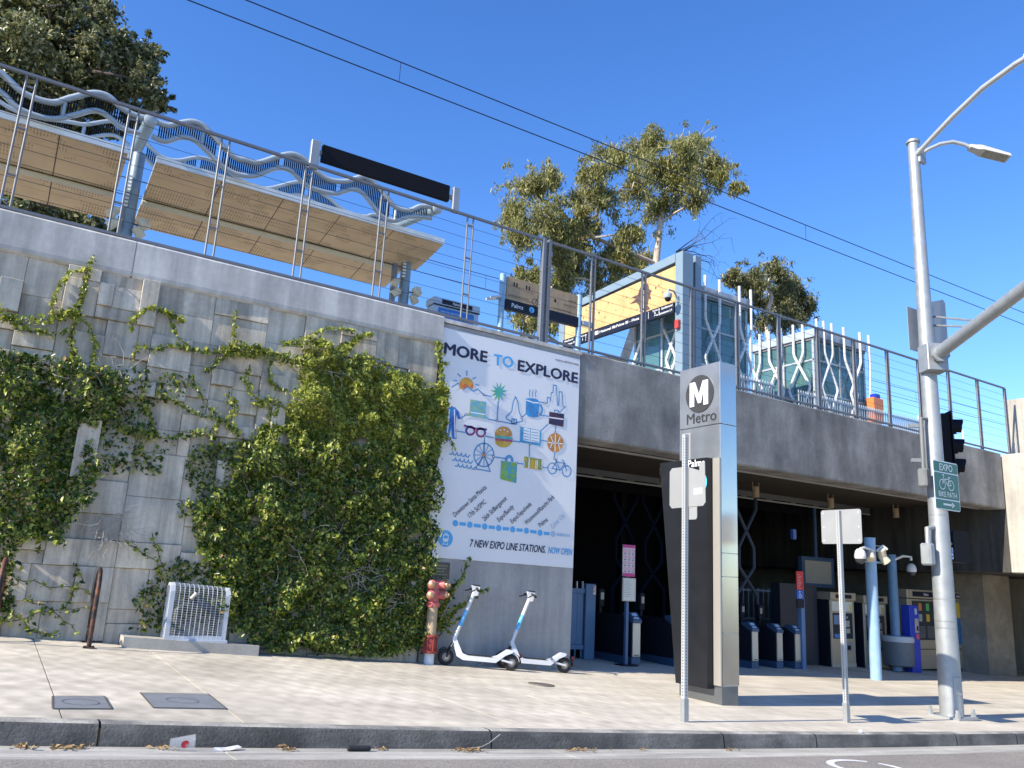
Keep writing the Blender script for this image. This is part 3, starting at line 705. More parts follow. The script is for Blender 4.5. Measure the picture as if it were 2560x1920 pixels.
# ------------------------------------------------------------------ platform
ZPF = 6.4
pf = thing('station_platform', 'pale concrete station platform hidden behind the bridge parapet', 'platform', (10, 7, 5.4))
B(-9, 28, 4.0, 9.6, 5.41, ZPF).build('platform_slab', mat('pale_platform', (.66, .62, .54), rough=.8, var=.08), pf)

def tan_mat():
    m = bpy.data.materials.new('perforated_tan_panel'); m.use_nodes = True; nt = m.node_tree; N = nt.nodes; L = nt.links; b = N['Principled BSDF']
    geo = N.new('ShaderNodeNewGeometry'); sp = N.new('ShaderNodeSeparateXYZ'); L.new(geo.outputs['Position'], sp.inputs[0])
    def mth(op, a, c=None, d=None):
        x = N.new('ShaderNodeMath'); x.operation = op
        for i, v in enumerate((a, c, d)):
            if v is None: continue
            if isinstance(v, (int, float)): x.inputs[i].default_value = v
            else: L.new(v, x.inputs[i])
        return x.outputs[0]
    st = mth('GREATER_THAN', mth('SINE', mth('MULTIPLY', sp.outputs[0], 2*math.pi/.055)), .1)
    brk = mth('GREATER_THAN', mth('SINE', mth('MULTIPLY', sp.outputs[1], 2*math.pi/.14)), -.75)
    n = N.new('ShaderNodeTexNoise'); n.inputs['Scale'].default_value = 1.9; n.inputs['Detail'].default_value = 3; L.new(geo.outputs['Position'], n.inputs['Vector'])
    msk = mth('GREATER_THAN', n.outputs[0], .53)
    f = mth('MULTIPLY', mth('MULTIPLY', st, brk), msk)
    n2 = N.new('ShaderNodeTexNoise'); n2.inputs['Scale'].default_value = 2.5; L.new(geo.outputs['Position'], n2.inputs['Vector'])
    mx = N.new('ShaderNodeMix'); mx.data_type = 'RGBA'; L.new(f, mx.inputs[0]); mx.inputs[6].default_value = (.68, .49, .27, 1); mx.inputs[7].default_value = (.42, .295, .155, 1)
    h = N.new('ShaderNodeHueSaturation'); L.new(mx.outputs[2], h.inputs['Color'])
    r = N.new('ShaderNodeMapRange'); L.new(n2.outputs[0], r.inputs[0]); r.inputs[3].default_value = .8; r.inputs[4].default_value = 1.2; L.new(r.outputs[0], h.inputs['Value'])
    L.new(h.outputs[0], b.inputs['Base Color']); b.inputs['Roughness'].default_value = .6; return m
M_perf = tan_mat()
YF, YR_ = 4.5, 7.1
zc = lambda y: 9.50-.155*(y-YF)

def crv(pts, n=6):
    """Catmull-Rom through (x,z)"""
    P_ = [Vector(p) for p in pts]; out = []
    for i in range(len(P_)-1):
        a, b, c, d = P_[max(i-1, 0)], P_[i], P_[i+1], P_[min(i+2, len(P_)-1)]
        for k in range(n):
            t = k/n; out.append(.5*((2*b)+(c-a)*t+(2*a-5*b+4*c-d)*t*t+(3*b-a-3*c+d)*t**3))
    out.append(P_[-1]); return out
def zat(c, x):
    for p, q in zip(c[:-1], c[1:]):
        if p.x <= x <= q.x or q.x <= x <= p.x:
            return p.y+(q.y-p.y)*(x-p.x)/max(q.x-p.x, 1e-6)
    return None
FU = [(-7.4, 10.2), (-6.7, 9.95), (-6.2, 9.98), (-5.6, 10.38), (-5.1, 10.3), (-4.4, 9.95), (-3.9, 9.97), (-3.2, 10.38), (-2.6, 10.3), (-2.0, 9.95), (-1.6, 10.0), (-1.4, 10.15)]
FL = [(x, z-.31) for x, z in FU]
F1u = FU[:-2]+[(-1.7, 10.3), (-1.25, 10.22), (-.85, 9.97), (-.41, 9.95), (-.13, 10.15), (.2, 10.38), (.46, 10.41), (.69, 10.27), (.94, 10.2), (1.15, 10.21)]
F1l = FL[:-2]+[(-1.7, 9.98), (-1.2, 9.89), (-.85, 9.67), (-.37, 9.66), (-.03, 9.86), (.25, 10.06), (.45, 10.07), (.69, 9.94), (.88, 9.88), (1.1, 9.9)]
F2u = [(1.3, 10.2), (1.55, 10.2), (1.73, 10.31), (1.95, 10.43), (2.15, 10.43), (2.38, 10.28), (2.62, 10.1), (2.85, 9.96), (3.06, 9.97), (3.3, 9.99), (3.63, 10.22), (3.9, 10.39), (4.1, 10.42), (4.31, 10.35), (4.55, 10.18), (4.84, 10.1), (5.19, 10.18), (5.38, 10.31), (5.55, 10.4), (5.74, 10.39), (5.93, 10.28), (6.17, 10.08), (6.41, 9.93), (6.71, 9.95), (6.97, 10.13), (7.3, 10.22)]
F2l = [(1.3, 9.91), (1.54, 9.88), (1.82, 10.07), (2.05, 10.09), (2.31, 9.95), (2.57, 9.77), (2.82, 9.66), (3.05, 9.65), (3.33, 9.74), (3.6, 9.96), (3.78, 10.06), (4.01, 10.06), (4.29, 9.88), (4.57, 9.82), (4.98, 9.85), (5.2, 9.98), (5.41, 10.09), (5.59, 10.06), (5.82, 9.88), (6.1, 9.65), (6.4, 9.63), (6.72, 9.82), (7.0, 9.9), (7.3, 9.95)]
R1 = [(-7, 10.7), (-6, 11.1), (-5, 10.7), (-4, 11.1), (-3, 10.7), (-2.2, 11.05), (-1.5, 10.9), (-.9, 10.75), (-.04, 10.87), (.22, 10.92), (.6, 11.13), (.84, 11.18), (1.1, 11.05)]
R2 = [(1.35, 10.95), (1.72, 10.70), (2.08, 10.70), (2.51, 10.92), (2.89, 10.92), (3.3, 10.75), (3.8, 10.62), (4.16, 10.68), (4.74, 11.02), (5.01, 11.06), (5.41, 10.94), (5.65, 10.85), (5.99, 10.68), (6.32, 10.64), (6.61, 10.68), (6.8, 10.78), (7.3, 10.8)]

def truss(parent, up, lo, y, r_=.058):
    u, l = crv(up), crv(lo)
    MB().tube([(p.x, y, p.y) for p in u], r_, 8).build('wave_tube', M_tubewhite, parent, smooth=50)
    MB().tube([(p.x, y+.05, p.y) for p in l], r_*.9, 8).build('wave_tube', M_tubewhite, parent, smooth=50)
    MB().tube([(p.x, y+.04, p.y+.055) for p in u], .014, 5).build('edge_strip', M_navy, parent)
    mb = MB(); x = u[0].x+.12; k = 0
    while x < u[-1].x-.1:
        a, b = zat(u, x), zat(l, x)
        if a and b and a-b > .1:
            ph = (x % 1.25)
            if ph > .1: mb.box(x-.0125, x+.0125, y+.06, y+.075, b, a)
        x += .042
    o = mb.build('slat_screen', M_black, parent); o['kind'] = 'stuff'
    x = u[0].x+.9
    while x < u[-1].x-.3:
        a, b = zat(u, x), zat(l, x)
        if a and b: MB().tube([(x, y+.02, b), (x, y+.02, a)], .035, 6).build('strut', M_tubewhite, parent)
        x += 2.1

def floodlight(p, d, parent):
    d = Vector(d).normalized()
    h = MB().lathe([(.05, -.12), (.09, -.10), (.10, .10), (.085, .11)], p[0], p[1], p[2], 14, axis=d).build('floodlight', M_cream, parent, smooth=40)
    MB().tube([Vector(p)-d*.04+Vector((.1, 0, .02)), Vector(p)-d*.02+Vector((.14, .05, .14)), Vector(p)+Vector((.02, .16, .16))], .014, 6).build('yoke', M_cream, h)

def canopy(label, x0, x1, xc_, fu, fl_, ru, notch):
    cx = (x0+x1)/2
    c = thing('platform_canopy', label, 'canopy', (xc_, 5.9, ZPF), group='platform canopies')
    # roof deck
    mb = MB(); pts = [(x0, YF), (x1, YF), (x1, 5.66), (x1-notch, 5.68), (x1-notch, YR_), (x0, YR_)]
    lo = [Vector((x, y, zc(y)+.012)) for x, y in pts]; mb.prism(lo, (0, 0, .09)); mb.build('roof_deck', M_tubewhite, c)
    B(x0-.005, x1+.005, YF-.03, YF+.02, 9.50, 9.63).build('front_fascia', mat('fascia_white', (.62, .66, .68), rough=.35), c)
    mb = MB(); mb.prism([(x1+.006, YF-.02, 9.5), (x1+.006, 5.66, zc(5.66)), (x1+.006, 5.66, zc(5.66)+.1), (x1+.006, YF-.02, 9.6)], (-.02, 0, 0)); mb.build('end_fascia', M_cream, c)
    MB().prism([(x, y, zc(y)+.0108) for x, y in pts], (0, 0, .0006)).build('liner', mat('liner_brown', (.10, .07, .045), rough=.8), c)
    # underside panels
    w = 1.05; n = max(int((x1-x0)/w), 1); w = (x1-x0)/n
    for i in range(n):
        for ya, yb in ((YF+.03, 5.0), (5.01, 5.92), (6.04, 6.6), (6.61, YR_-.005)):
            a, b = x0+i*w+.010, x0+(i+1)*w-.010
            if i == n-1 and ya > 5.5: b -= notch
            if b-a < .1: continue
            MB().prism([(a, ya, zc(ya)), (b, ya, zc(ya)), (b, yb, zc(yb)), (a, yb, zc(yb))], (0, 0, .01)).build('soffit_panel', M_perf, c)
    MB().tube([(x0, 5.98, zc(5.98)-.05), (x1-notch-.05, 5.98, zc(5.98)-.05)], .06, 12).build('gutter_pipe', M_cream, c, smooth=50)
    # column, beam and floodlights
    MB().tube([(xc_, 5.75, ZPF), (xc_, 5.75, 10.15)], .125, 20).build('column', mat('column_steel', (.20, .255, .30), rough=.45, metal=.2, var=.12, scale=3), c, smooth=50)
    bm = MB().tube([(xc_-.02, 4.2, 10.17), (xc_-.02, 7.2, 10.7)], .115, 18).build('cross_beam', M_portal, c, smooth=50)
    MB().lathe([(.118, 0), (.118, -.03), (.09, -.05)], xc_-.02, 4.2, 10.17, 18, axis=(0, 1, .17)).build('end_cap', M_tubewhite, bm, smooth=40)
    for zz in (8.9, 8.98, 9.06, 9.14, 9.22, 9.3, 9.38, 9.46, 9.54):
        B(xc_-.14, xc_-.06, 5.60, 5.63, zz, zz+.045).build('cable_clip', M_white, c)
    for dx, dz, dd in ((-.3, 8.72, (-.4, -.5, -.7)), (.28, 8.62, (.5, -.3, -.7)), (-.26, 8.48, (-.7, .2, -.6)), (.22, 8.42, (.6, .4, -.6))):
        floodlight((xc_+dx, 5.62, dz), dd, c)
    MB().tube([(xc_-.36, 5.7, 8.6), (xc_+.36, 5.7, 8.6)], .022, 6).build('light_bar', M_steelgrey, c)
    truss(c, fu, fl_, 4.25)
    truss(c, ru, [(x, z-.3) for x, z in ru], 6.7, .045)
    return c
canopy('tan underside platform canopy running off the left edge with white wavy tubes on top', -8.2, .96, 1.25, F1u, F1l, R1, .0)
cv = canopy('tan underside platform canopy behind the black sign, wavy white tubes on top', 1.47, 7.75, 7.40, F2u, F2l, R2, .3)
B(7.02, 7.12, 5.6, 5.72, ZPF, 9.2).build('side_post', M_steelgrey, cv)

# station map case on the platform, facing the street
def map_case(name, lab, x0, x1, yy, z0, z1, hdr, m_body, face, group=None, depth=.3):
    t = thing(name, lab, 'map case', ((x0+x1)/2, yy+depth/2, z0), group=group)
    hh = hdr
    B(x0, x1, yy, yy+depth, z0, z1-hh-.02, c=.008).build('cabinet', m_body, t)
    B(x0-.02, x1+.02, yy-.02, yy+depth+.02, z1-hh, z1, c=.01).build('header', m_body, t)
    return t
ks = map_case('platform_map_case', 'pale map case headed Palms on the platform between column and name sign', 7.72, 8.92, 4.7, ZPF, 8.27, .17, mat('pale_case_grey', (.38, .44, .50), rough=.4, metal=.2), None, depth=.37)
B(7.7, 8.94, 4.675, 4.69, 8.075, 8.098).build('stripe', M_navy, ks)
B(7.92, 8.72, 4.665, 4.68, 8.13, 8.235).build('name_strip', M_navy, ks)
text('Palms', (8.20, 4.663, 8.155), UX, UZ, .08, M_wprint, ks, bold=.02)
B(7.85, 8.78, 4.68, 4.69, 7.5, 8.03).build('poster', mat('blue_poster', (.03, .15, .45), rough=.3, var=.1), ks)
text('Culver City - Downtown', (7.9, 4.675, 7.93), UX, UZ, .05, M_wprint, ks)

# name sign on two posts
ns = thing('platform_name_sign', 'wooden art panel over a dark Palms name strip between two pale posts', 'sign', (10.55, 4.5, ZPF))
for x in (9.41, 11.72):
    p = MB().tube([(x, 4.5, ZPF), (x, 4.5, 9.17)], .075, 16).build('post', M_ltblue, ns, smooth=50)
B(9.52, 11.66, 4.47, 4.53, 8.56, 9.14, c=.004).build('art_panel', mat('brown_plywood', (.42, .28, .155), rough=.5, var=.1, streak=.1), ns)
B(9.50, 11.68, 4.44, 4.55, 8.30, 8.555, c=.004).build('name_strip', M_navy, ns)
text('Palms', (9.66, 4.432, 8.375), UX, UZ, .15, M_wprint, ns, bold=.012)
o = Vector((0, 4.432, 0)); MB().disc(10.24, 8.425, .075, o, UX, UZ, 20).build('route_disc', M_sky, ns)
text('E', (10.21, 4.43, 8.385), UX, UZ, .11, M_ink, ns, bold=.02)
o = Vector((0, 4.463, 0)); mb = MB(); u, v = UX, UZ
for cx in (10.35, 10.62): mb.ring(cx, 8.66, .085, .016, o, u, v)
mb.stroke([(10.35, 8.66), (10.44, 8.80), (10.58, 8.80), (10.62, 8.66)], .016, o, u, v); mb.stroke([(10.44, 8.80), (10.5, 8.66), (10.58, 8.80)], .016, o, u, v)
mb.flat([(10.42, 8.82), (10.5, 8.80), (10.56, 8.92), (10.54, 9.02), (10.49, 9.04), (10.46, 8.95)], o, u, v); mb.disc(10.53, 9.07, .04, o, u, v, 12); mb.flat([(10.44, 8.82), (10.5, 8.82), (10.53, 8.68), (10.49, 8.67)], o, u, v)
mb.stroke([(10.52, 8.95), (10.6, 8.86)], .025, o, u, v)
mb.build('cyclist_print', mat('brown_black_print', (.03, .022, .016), var=0), ns)
mb = MB()
for k in range(16):
    for x0_, z0_, n_ in ((9.56, 8.66, 12), (10.9, 8.62, 11), (11.2, 8.78, 8), (11.35, 8.92, 5)):
        if k < n_:
            a = x0_+k*.05; mb.flat([(a, z0_), (a+.035, z0_+.006), (a+.05, z0_+.055)], o, u, v)
for a in (9.72, 9.8, 10.08, 10.16): mb.disc(a, 8.98, .025, o, u, v, 12, r2=.06)
mb.stroke([(9.7, 8.93), (9.95, 8.88), (10.3, 8.86)], .008, o, u, v); mb.disc(10.95, 8.84, .035, o, u, v, 12, r2=.05)
mb.build('grass_print', MATS['brown_black_print'], ns)
lamp = MB().prism([(9.02, 4.35, 8.44), (9.3, 4.35, 8.52), (9.3, 4.6, 8.52), (9.02, 4.6, 8.44)], (0, 0, .05)).build('side_lamp', M_tubewhite, ns)
B(9.28, 9.36, 4.46, 4.52, 8.5, 8.56).build('lamp_arm', M_tubewhite, ns)
lamp2 = B(11.8, 12.15, 4.42, 4.55, 8.38, 8.5, c=.01).build('side_lamp', M_tubewhite, ns)

# entrance portal across the platform
PX = 15.29
pt = thing('platform_portal', 'tall pale blue steel portal frame with yellow wood panel and black direction strip', 'portal frame', (PX+.2, 7.4, ZPF))
def portal_leg(y0, y1, z1): return B(PX, PX+.42, y0, y1, ZPF, z1, c=.01)
portal_leg(4.48, 4.78, 11.36).build('post', M_portal, pt)
portal_leg(10.2, 10.5, 11.2).build('post', M_portal, pt)
B(PX+.62, PX+.86, 4.6, 4.85, ZPF, 11.42, c=.01).build('post', M_portal, pt)
B(PX+.42, PX+.62, 4.66, 4.78, 6.6, 11.2).build('post_web', M_steelgrey, pt)
MB().prism([(PX, 4.79, 11.10), (PX, 10.19, 10.92), (PX, 10.5, 11.15), (PX, 4.79, 11.36)], (.42, 0, 0)).build('top_beam', M_portal, pt)
B(PX+.05, PX+.3, 4.79, 10.19, 10.86, 10.95).build('shadow_gap', M_navy, pt)
MB().prism([(PX+.03, 4.79, 11.0), (PX+.03, 10.19, 10.86), (PX+.03, 10.19, 9.95), (PX+.03, 4.79, 9.89)], (.05, 0, 0)).build('wood_panel', mat('yellow_plywood', (.58, .385, .165), rough=.45, var=.08, streak=.1, col2=(.52, .33, .13), mixs=2), pt)
MB().prism([(PX-.03, 4.79, 9.88), (PX-.03, 10.19, 9.94), (PX-.03, 10.19, 9.64), (PX-.03, 4.79, 9.58)], (.12, 0, 0)).build('direction_strip', M_navy, pt)
def ptext(s, y, z, size, w=None): text(s, (PX-.036, y, z), -UY, UZ, size, M_wprint, pt, bold=.012, width=w, height=size if w else None)
ptext('Westbound', 10.1, 9.83, .1, .5); ptext('to Santa M', 10.02, 9.70, .1, .5)
ptext('Platform', 9.2, 9.82, .07, .34); ptext('1', 9.08, 9.68, .15)
B(PX-.037, PX-.03, 8.25, 8.42, 9.72, 9.84).build('exit_box', M_wprint, pt)
ptext('EXIT', 8.41, 9.75, .06, .15); ptext('National Bl/Palms Bl - Plaza', 8.18, 9.73, .12, 1.9)
ptext('Platform', 5.68, 9.80, .07, .3); ptext('2', 5.62, 9.66, .16)
ptext('Eastbound', 5.30, 9.78, .1, .45); ptext('to Downtown LA', 5.52, 9.64, .1, .66)
for y in (5.4, 5.86, 8.9, 9.35): B(PX-.037, PX-.03, y, y+.012, 9.64, 9.86).build('divider', M_wprint, pt)
# painted figure with streaming hair (simple shapes)
o = Vector((PX+.022, 0, 0)); u, v = -UY, UZ; mb = MB()
hair = [(-6.30, 9.95), (-6.36, 10.2), (-6.48, 10.32), (-6.8, 10.36), (-6.5, 10.44), (-6.72, 10.55), (-6.42, 10.56), (-6.36, 10.7), (-6.25, 10.82), (-6.08, 10.84), (-5.96, 10.76), (-5.92, 10.6), (-5.80, 10.52), (-5.88, 10.42), (-5.82, 10.25), (-5.93, 10.3), (-5.98, 10.1), (-5.86, 9.97), (-6.1, 9.94), (-6.14, 10.2), (-6.1, 10.45), (-6.07, 10.62), (-6.16, 10.66), (-6.2, 10.5), (-6.2, 10.2), (-6.24, 9.95)]
mb.flat(hair, o, u, v); mb.build('painted_figure', mat('sepia_print', (.085, .05, .04), rough=.6, var=0), pt)
mb = MB()
for k in range(24):
    a = -rnd.uniform(5.0, 9.8); b_ = rnd.uniform(10.05, 10.75); mb.flat([(a, b_), (a+.05, b_+.03), (a+.02, b_+.09)], o, u, v)
mb.build('painted_fleck', mat('sepia_print', (.085, .05, .04), rough=.6, var=0), pt)['kind'] = 'stuff'
fa = MB().lathe([(.10, 0), (.12, .05), (.12, .12), (.06, .16)], PX-.42, 4.62, 9.86, 16).build('camera_housing', M_tubewhite, pt, smooth=40)
MB().lathe([(.09, 0), (.08, -.06), (.03, -.1)], PX-.42, 4.62, 9.86, 16).build('camera_dome', M_black, fa, smooth=40)
MB().tube([(PX-.42, 4.62, 10.02), (PX-.4, 4.62, 10.12), (PX-.2, 4.62, 10.12), (PX, 4.62, 9.85)], .03, 8).build('camera_arm', M_tubewhite, fa, smooth=40)
B(PX-.1, PX, 4.55, 4.7, 9.05, 9.3, c=.01).build('alarm_box', mat('alarm_red', (.5, .05, .04), rough=.4), pt)

# ------------------------------------------------------------------ glass lift houses wrapped in bent white tubes
def tubes_face(mb, axis, fixed, a0, a1, pos, ztop, flip):
    """bent tubes on a face; axis 'x' or 'y' is the running direction"""
    zb1, zb2 = 9.72, 8.55
    for i, p in enumerate(pos):
        d = (1 if (i+flip) % 2 else -1)*.62
        q = min(max(p+d, a0), a1)
        path = [(p, ztop), (p, zb1), (q, zb2), (q-(q-p)*.9, zb2-1.1), (q-(q-p)*.9, ZPF+.1)]
        pts = [((a, fixed, z) if axis == 'x' else (fixed, a, z)) for a, z in path]
        # soften the bends
        sm = [pts[0]]
        for k in range(1, len(pts)-1):
            A, Bq, Cq = Vector(pts[k-1]), Vector(pts[k]), Vector(pts[k+1])
            sm += [tuple(Bq+(A-Bq).normalized()*.12), tuple(Bq+((A-Bq).normalized()+(Cq-Bq).normalized())*.025), tuple(Bq+(Cq-Bq).normalized()*.12)]
        sm.append(pts[-1]); yield MB().tube(sm, .045, 8)
def lift_house(label, x0, x1, y0, y1, ztube, posx, posy):
    t = thing('glass_lift_house', label, 'lift house', ((x0+x1)/2, (y0+y1)/2, ZPF), group='glass lift houses on the platform')
    zr_ = ztube-.36
    B(x0-.05, x1+.05, y0-.02, y1+.05, zr_-.22, zr_+.06, c=.01).build('roof', M_tubewhite, t)
    B(x0, x1, y0+.02, y1, zr_-.3, zr_-.22).build('roof_gutter', M_steelgrey, t)
    for a, b in ((x0, y0+.05), (x1-.08, y0+.05), (x0, y1-.08), (x1-.08, y1-.08), ((x0+x1)/2-.04, y0+.05), (x0, (y0+y1)/2-.04)):
        B(a, a+.08, b, b+.08, ZPF, zr_-.3).build('mullion', M_tubewhite, t)
    for zz in (7.3, 8.35, 9.45):
        MB().box(x0, x1, y0+.06, y0+.11, zz, zz+.06).box(x0+.01, x0+.06, y0+.12, y1-.09, zz, zz+.06).build('transom', M_tubewhite, t)
    for k in range(2):
        w = (x1-x0)/2; a = x0+k*w
        B(a+.09, a+w-.05, y0+.075, y0+.09, ZPF, zr_-.31).build('glass_pane', M_glass, t)
        w = (y1-y0)/2; b = y0+k*w
        B(x0+.03, x0+.045, b+.14, b+w-.09, ZPF, zr_-.31).build('glass_pane', M_glass, t)
    B(x1-.06, x1-.045, y0+.14, y1-.1, ZPF, zr_-.31).build('glass_pane', M_glass, t)
    B(x0+.1, x1-.1, y1-.07, y1-.05, ZPF, zr_-.31).build('glass_pane', M_glass, t)
    B(x0+.9, x1-.5, y0+.9, y1-.5, ZPF, 9.2, c=.02).build('lift_car', mat('lift_car_grey', (.10, .14, .15), rough=.4), t)
    B(x0+.2, x1-.2, y0+.4, y0+.6, 9.5, 9.7).build('guide_beam', mat('guide_beam', (.45, .5, .42), rough=.5), t)
    for mb in tubes_face(MB(), 'x', y0-.1, x0, x1, posx, ztube, 0): mb.build('bent_tube', M_white, t, smooth=40)
    for mb in tubes_face(MB(), 'y', x0-.1, y0, y1, posy, ztube-.02, 1): mb.build('bent_tube', M_white, t, smooth=40)
    return t
lift_house('nearer glass lift house with bent white tubes just right of the portal frame', 16.2, 18.6, 5.05, 7.6, 11.08, (16.25, 16.65, 17.25, 18.1, 18.6), (5.4, 6.2, 7.0))
lift_house('farther glass lift house with bent white tubes, left of the galvanised signal pole', 21.72, 24.4, 5.05, 7.65, 10.81, (21.7, 22.06, 22.47, 23.1, 23.97, 24.46), (5.44, 5.82, 6.34, 6.85, 7.25, 7.67))
# stair roof seen through the portal
sr = thing('stair_enclosure', 'low roofed stair enclosure seen below the black direction strip', 'stair enclosure', (17.5, 9.5, ZPF))
B(15.9, 19.4, 8.3, 10.4, 8.75, 9.0, c=.02).build('roof', mat('roof_grey', (.30, .33, .35), rough=.5), sr)
B(16.2, 19.2, 8.45, 10.2, 8.68, 8.745).build('ceiling', M_cream, sr)
for a in (16.1, 17.3, 18.6): B(a, a+.09, 8.4, 8.5, ZPF, 8.7).build('post', M_tubewhite, sr)
B(16.2, 19.2, 10.1, 10.15, ZPF, 8.7).build('glass_pane', M_glass, sr)

# picket barriers round the lifts
def pickets(label, x0, x1, yy, z0, h, m, grp, step=.115, name='picket_barrier', axis='x'):
    t = thing(name, label, 'barrier', ((x0+x1)/2, yy, z0), group=grp)
    q = (lambda a, b, c_, d, e, f: B(a, b, c_, d, e, f)) if axis == 'x' else (lambda a, b, c_, d, e, f: B(c_, d, a, b, e, f))
    x = x0
    while x < x1:
        q(x, x+.028, yy-.014, yy+.014, z0+.06, z0+h).build('picket', m, t); x += step
    q(x0, x1, yy-.02, yy+.02, z0+h*.9, z0+h*.9+.05).build('rail', m, t); q(x0, x1, yy-.02, yy+.02, z0+.1, z0+.15).build('rail', m, t)
    return t
pickets('white picket barrier below the nearer lift house behind the railing', 15.9, 19.2, 4.6, ZPF+.35, 1.4, M_tubewhite, 'white picket barriers on the platform')
pickets('white picket barrier below the farther lift house behind the railing', 20.2, 26.5, 4.55, ZPF+.35, 1.35, M_tubewhite, 'white picket barriers on the platform')
ob = thing('orange_box', 'bright orange box with blue cap on the platform behind the railing', 'box', (24.6, 4.75, ZPF))
B(24.2, 24.75, 4.7, 5.0, 7.7, 8.55, c=.02).build('box', mat('orange_paint', (.75, .2, .05), rough=.4), ob)
B(24.35, 24.62, 4.72, 4.95, 8.55, 8.7, c=.02).build('cap', M_blue, ob)
B(24.4, 24.5, 4.8, 4.9, ZPF, 7.6).build('post', M_steelgrey, ob)
# slim masts right of the far lift
for xx, hh, lb in ((26.55, 8.25, 'thin white post standing right of the orange box'), (29.3, 8.1, 'thin white post farthest right on the platform')):
    o = MB().tube([(xx, 4.6, ZPF), (xx, 4.6, hh)], .035, 8).build('platform_post', M_white); tag(o, lb, 'post')

# ------------------------------------------------------------------ overhead wires
def wire(label, y, z, dz, hangers):
    t = thing('overhead_wire', label, 'wire', (10, y, z), group='overhead line wires')
    for nm, zz, r_ in (('contact_wire', z, .012), ('messenger_wire', z+dz, .012)):
        MB().tube([(x, y, zz+(.0 if nm == 'contact_wire' else .0)) for x in (-40, 0, 40, 90)], r_, 5).build(nm, M_cable, t)
    for x in hangers: MB().tube([(x, y, z), (x, y, z+dz)], .006, 4).build('dropper', M_cable, t)
pA = at(1400, 361, 2.0); pB = at(1400, 315.6, 2.0)
wire('higher pair of overhead wires crossing the open sky above the railing', 2.0, pA.z, pB.z-pA.z, (5.3, 17.5, 30, 42))
qA = at(1150, 706, 11.6); qB = at(1150, 684, 11.6)
wire('lower pair of overhead wires seen behind the railing beyond the canopy', 11.6, qA.z, max(qB.z-qA.z, .5), (12.9, 25, 38))
# ------------------------------------------------------------------ monument sign
mz = zg(8.8, -3.)-.02
mo = thing('station_monument', 'tall brushed steel station pylon with a white M in a dark disc', 'pylon sign', (8.77, -2.9, mz))
ZM = 5.29
x0, x1, y0, y1 = 8.60, 8.93, -3.30, -2.47
B(x0+.01, x1-.01, y0+.01, y1-.01, mz, mz+.26).build('plinth', mat('pylon_plinth', (.16, .17, .18), rough=.4, metal=.6), mo)
B(x0, x1, y0, y1, 4.362, ZM, c=.006).build('cladding_panel', M_brush, mo)
B(x0, x1, y0, y1, 3.862, 4.354, c=.006).build('cladding_panel', M_brush, mo)
B(x0, x1, y0, y1, mz+.26, 3.855, c=.006).build('cladding_panel', M_brush, mo)
# polished cladding on the narrow street side, in sheets
for a, b in ((mz+.28, .95+mz), (.958+mz, 2.2), (2.208, 2.52), (2.528, 4.354), (4.362, 5.28)):
    B(x0+.012, x1-.002, y0-.006, y0+.004, a, b, c=.002).build('polished_sheet', M_mirror, mo)
# dark disc, letter and word on the wide side (facing along the street)
o = Vector((x0-.012, 0, 0)); u, v = -UY, UZ
cyM, czM, rM = 2.90, 4.86, .285
MB().prism([(x0-.001, -cyM+rM*math.cos(2*math.pi*k/40), czM+rM*math.sin(2*math.pi*k/40)) for k in range(40)], (-.012, 0, 0)).build('disc', mat('disc_charcoal', (.045, .045, .048), rough=.4), mo)
mp_ = [(-.19, -.19), (-.10, -.19), (-.10, .045), (-.015, -.15), (.045, -.15), (.10, .05), (.10, -.19), (.19, -.19), (.19, .19), (.085, .19), (.0, -.02), (-.085, .19), (-.19, .19)]
MB().prism([(x0-.0135, -cyM-a*.98, czM+b*.98) for a, b in mp_], (-.014, 0, 0)).build('letter_m', mat('sunlit_white_letter', (.85, .85, .83), rough=.4), mo)
text('Metro', (x0-.004, -2.63, 4.42), -UY, UZ, .2, mat('charcoal_letter', (.03, .033, .037), rough=.4), mo, bold=.012, width=.60, height=.23)
# black map blade, tapering towards the foot
bp_ = MB().prism([(x0-.13, -3.16, mz+.22), (x0-.13, -3.16, 3.86), (x0-.13, -2.18, 3.86), (x0-.13, -2.55, mz+.22)], (.125, 0, 0)); bp_.build('map_blade', mat('blade_black', (.011, .012, .015), rough=.4, var=.2, scale=4, spec=.3), mo)
q_ = atX(1640+302/3.77, 880+1088/3.77, x0-.134)
text('Palms', (x0-.134, q_.y, q_.z), -UY, UZ, .15, M_wprint, mo, bold=.012)
q_ = atX(1640+398/3.77, 880+1228/3.77, x0-.134)
MB().disc(-q_.y, q_.z, .17, Vector((x0-.134, 0, 0)), -UY, UZ, 28).build('route_disc', mat('cyan_disc', (.10, .55, .75), rough=.4), mo)
B(x0-.02, x0+.03, -3.30, -3.17, mz+.27, 3.86).build('edge_trim', M_stain, mo)

# ------------------------------------------------------------------ sign posts of perforated square tube
def signpost(label, P0, ztop, plates, second=None):
    x, y = P0.x, P0.y; z0 = zg(x, y)-.02
    t = thing('perforated_sign_post', label, 'sign post', (x, y, z0), group='sign posts at the kerb')
    w = .026
    B(x-w, x+w, y-w, y+w, z0, ztop).build('post', M_galvpost, t)
    B(x-w-.007, x+w+.007, y-w-.007, y+w+.007, z0, z0+.26).build('sleeve', M_galv, t)
    mb = MB(); zz = z0+.3
    while zz < ztop-.02:
        for s in (-1, 1):
            mb.box(x-.0065, x+.0065, y+s*w-.0015, y+s*w+.0015, zz-.0065, zz+.0065); mb.box(x+s*w-.0015, x+s*w+.0015, y-.0065, y+.0065, zz-.0065, zz+.0065)
        zz += .0254*1.3
    h = mb.build('hole_row', mat('hole_shadow', (.05, .05, .05), var=0), t); h['kind'] = 'stuff'
    return t
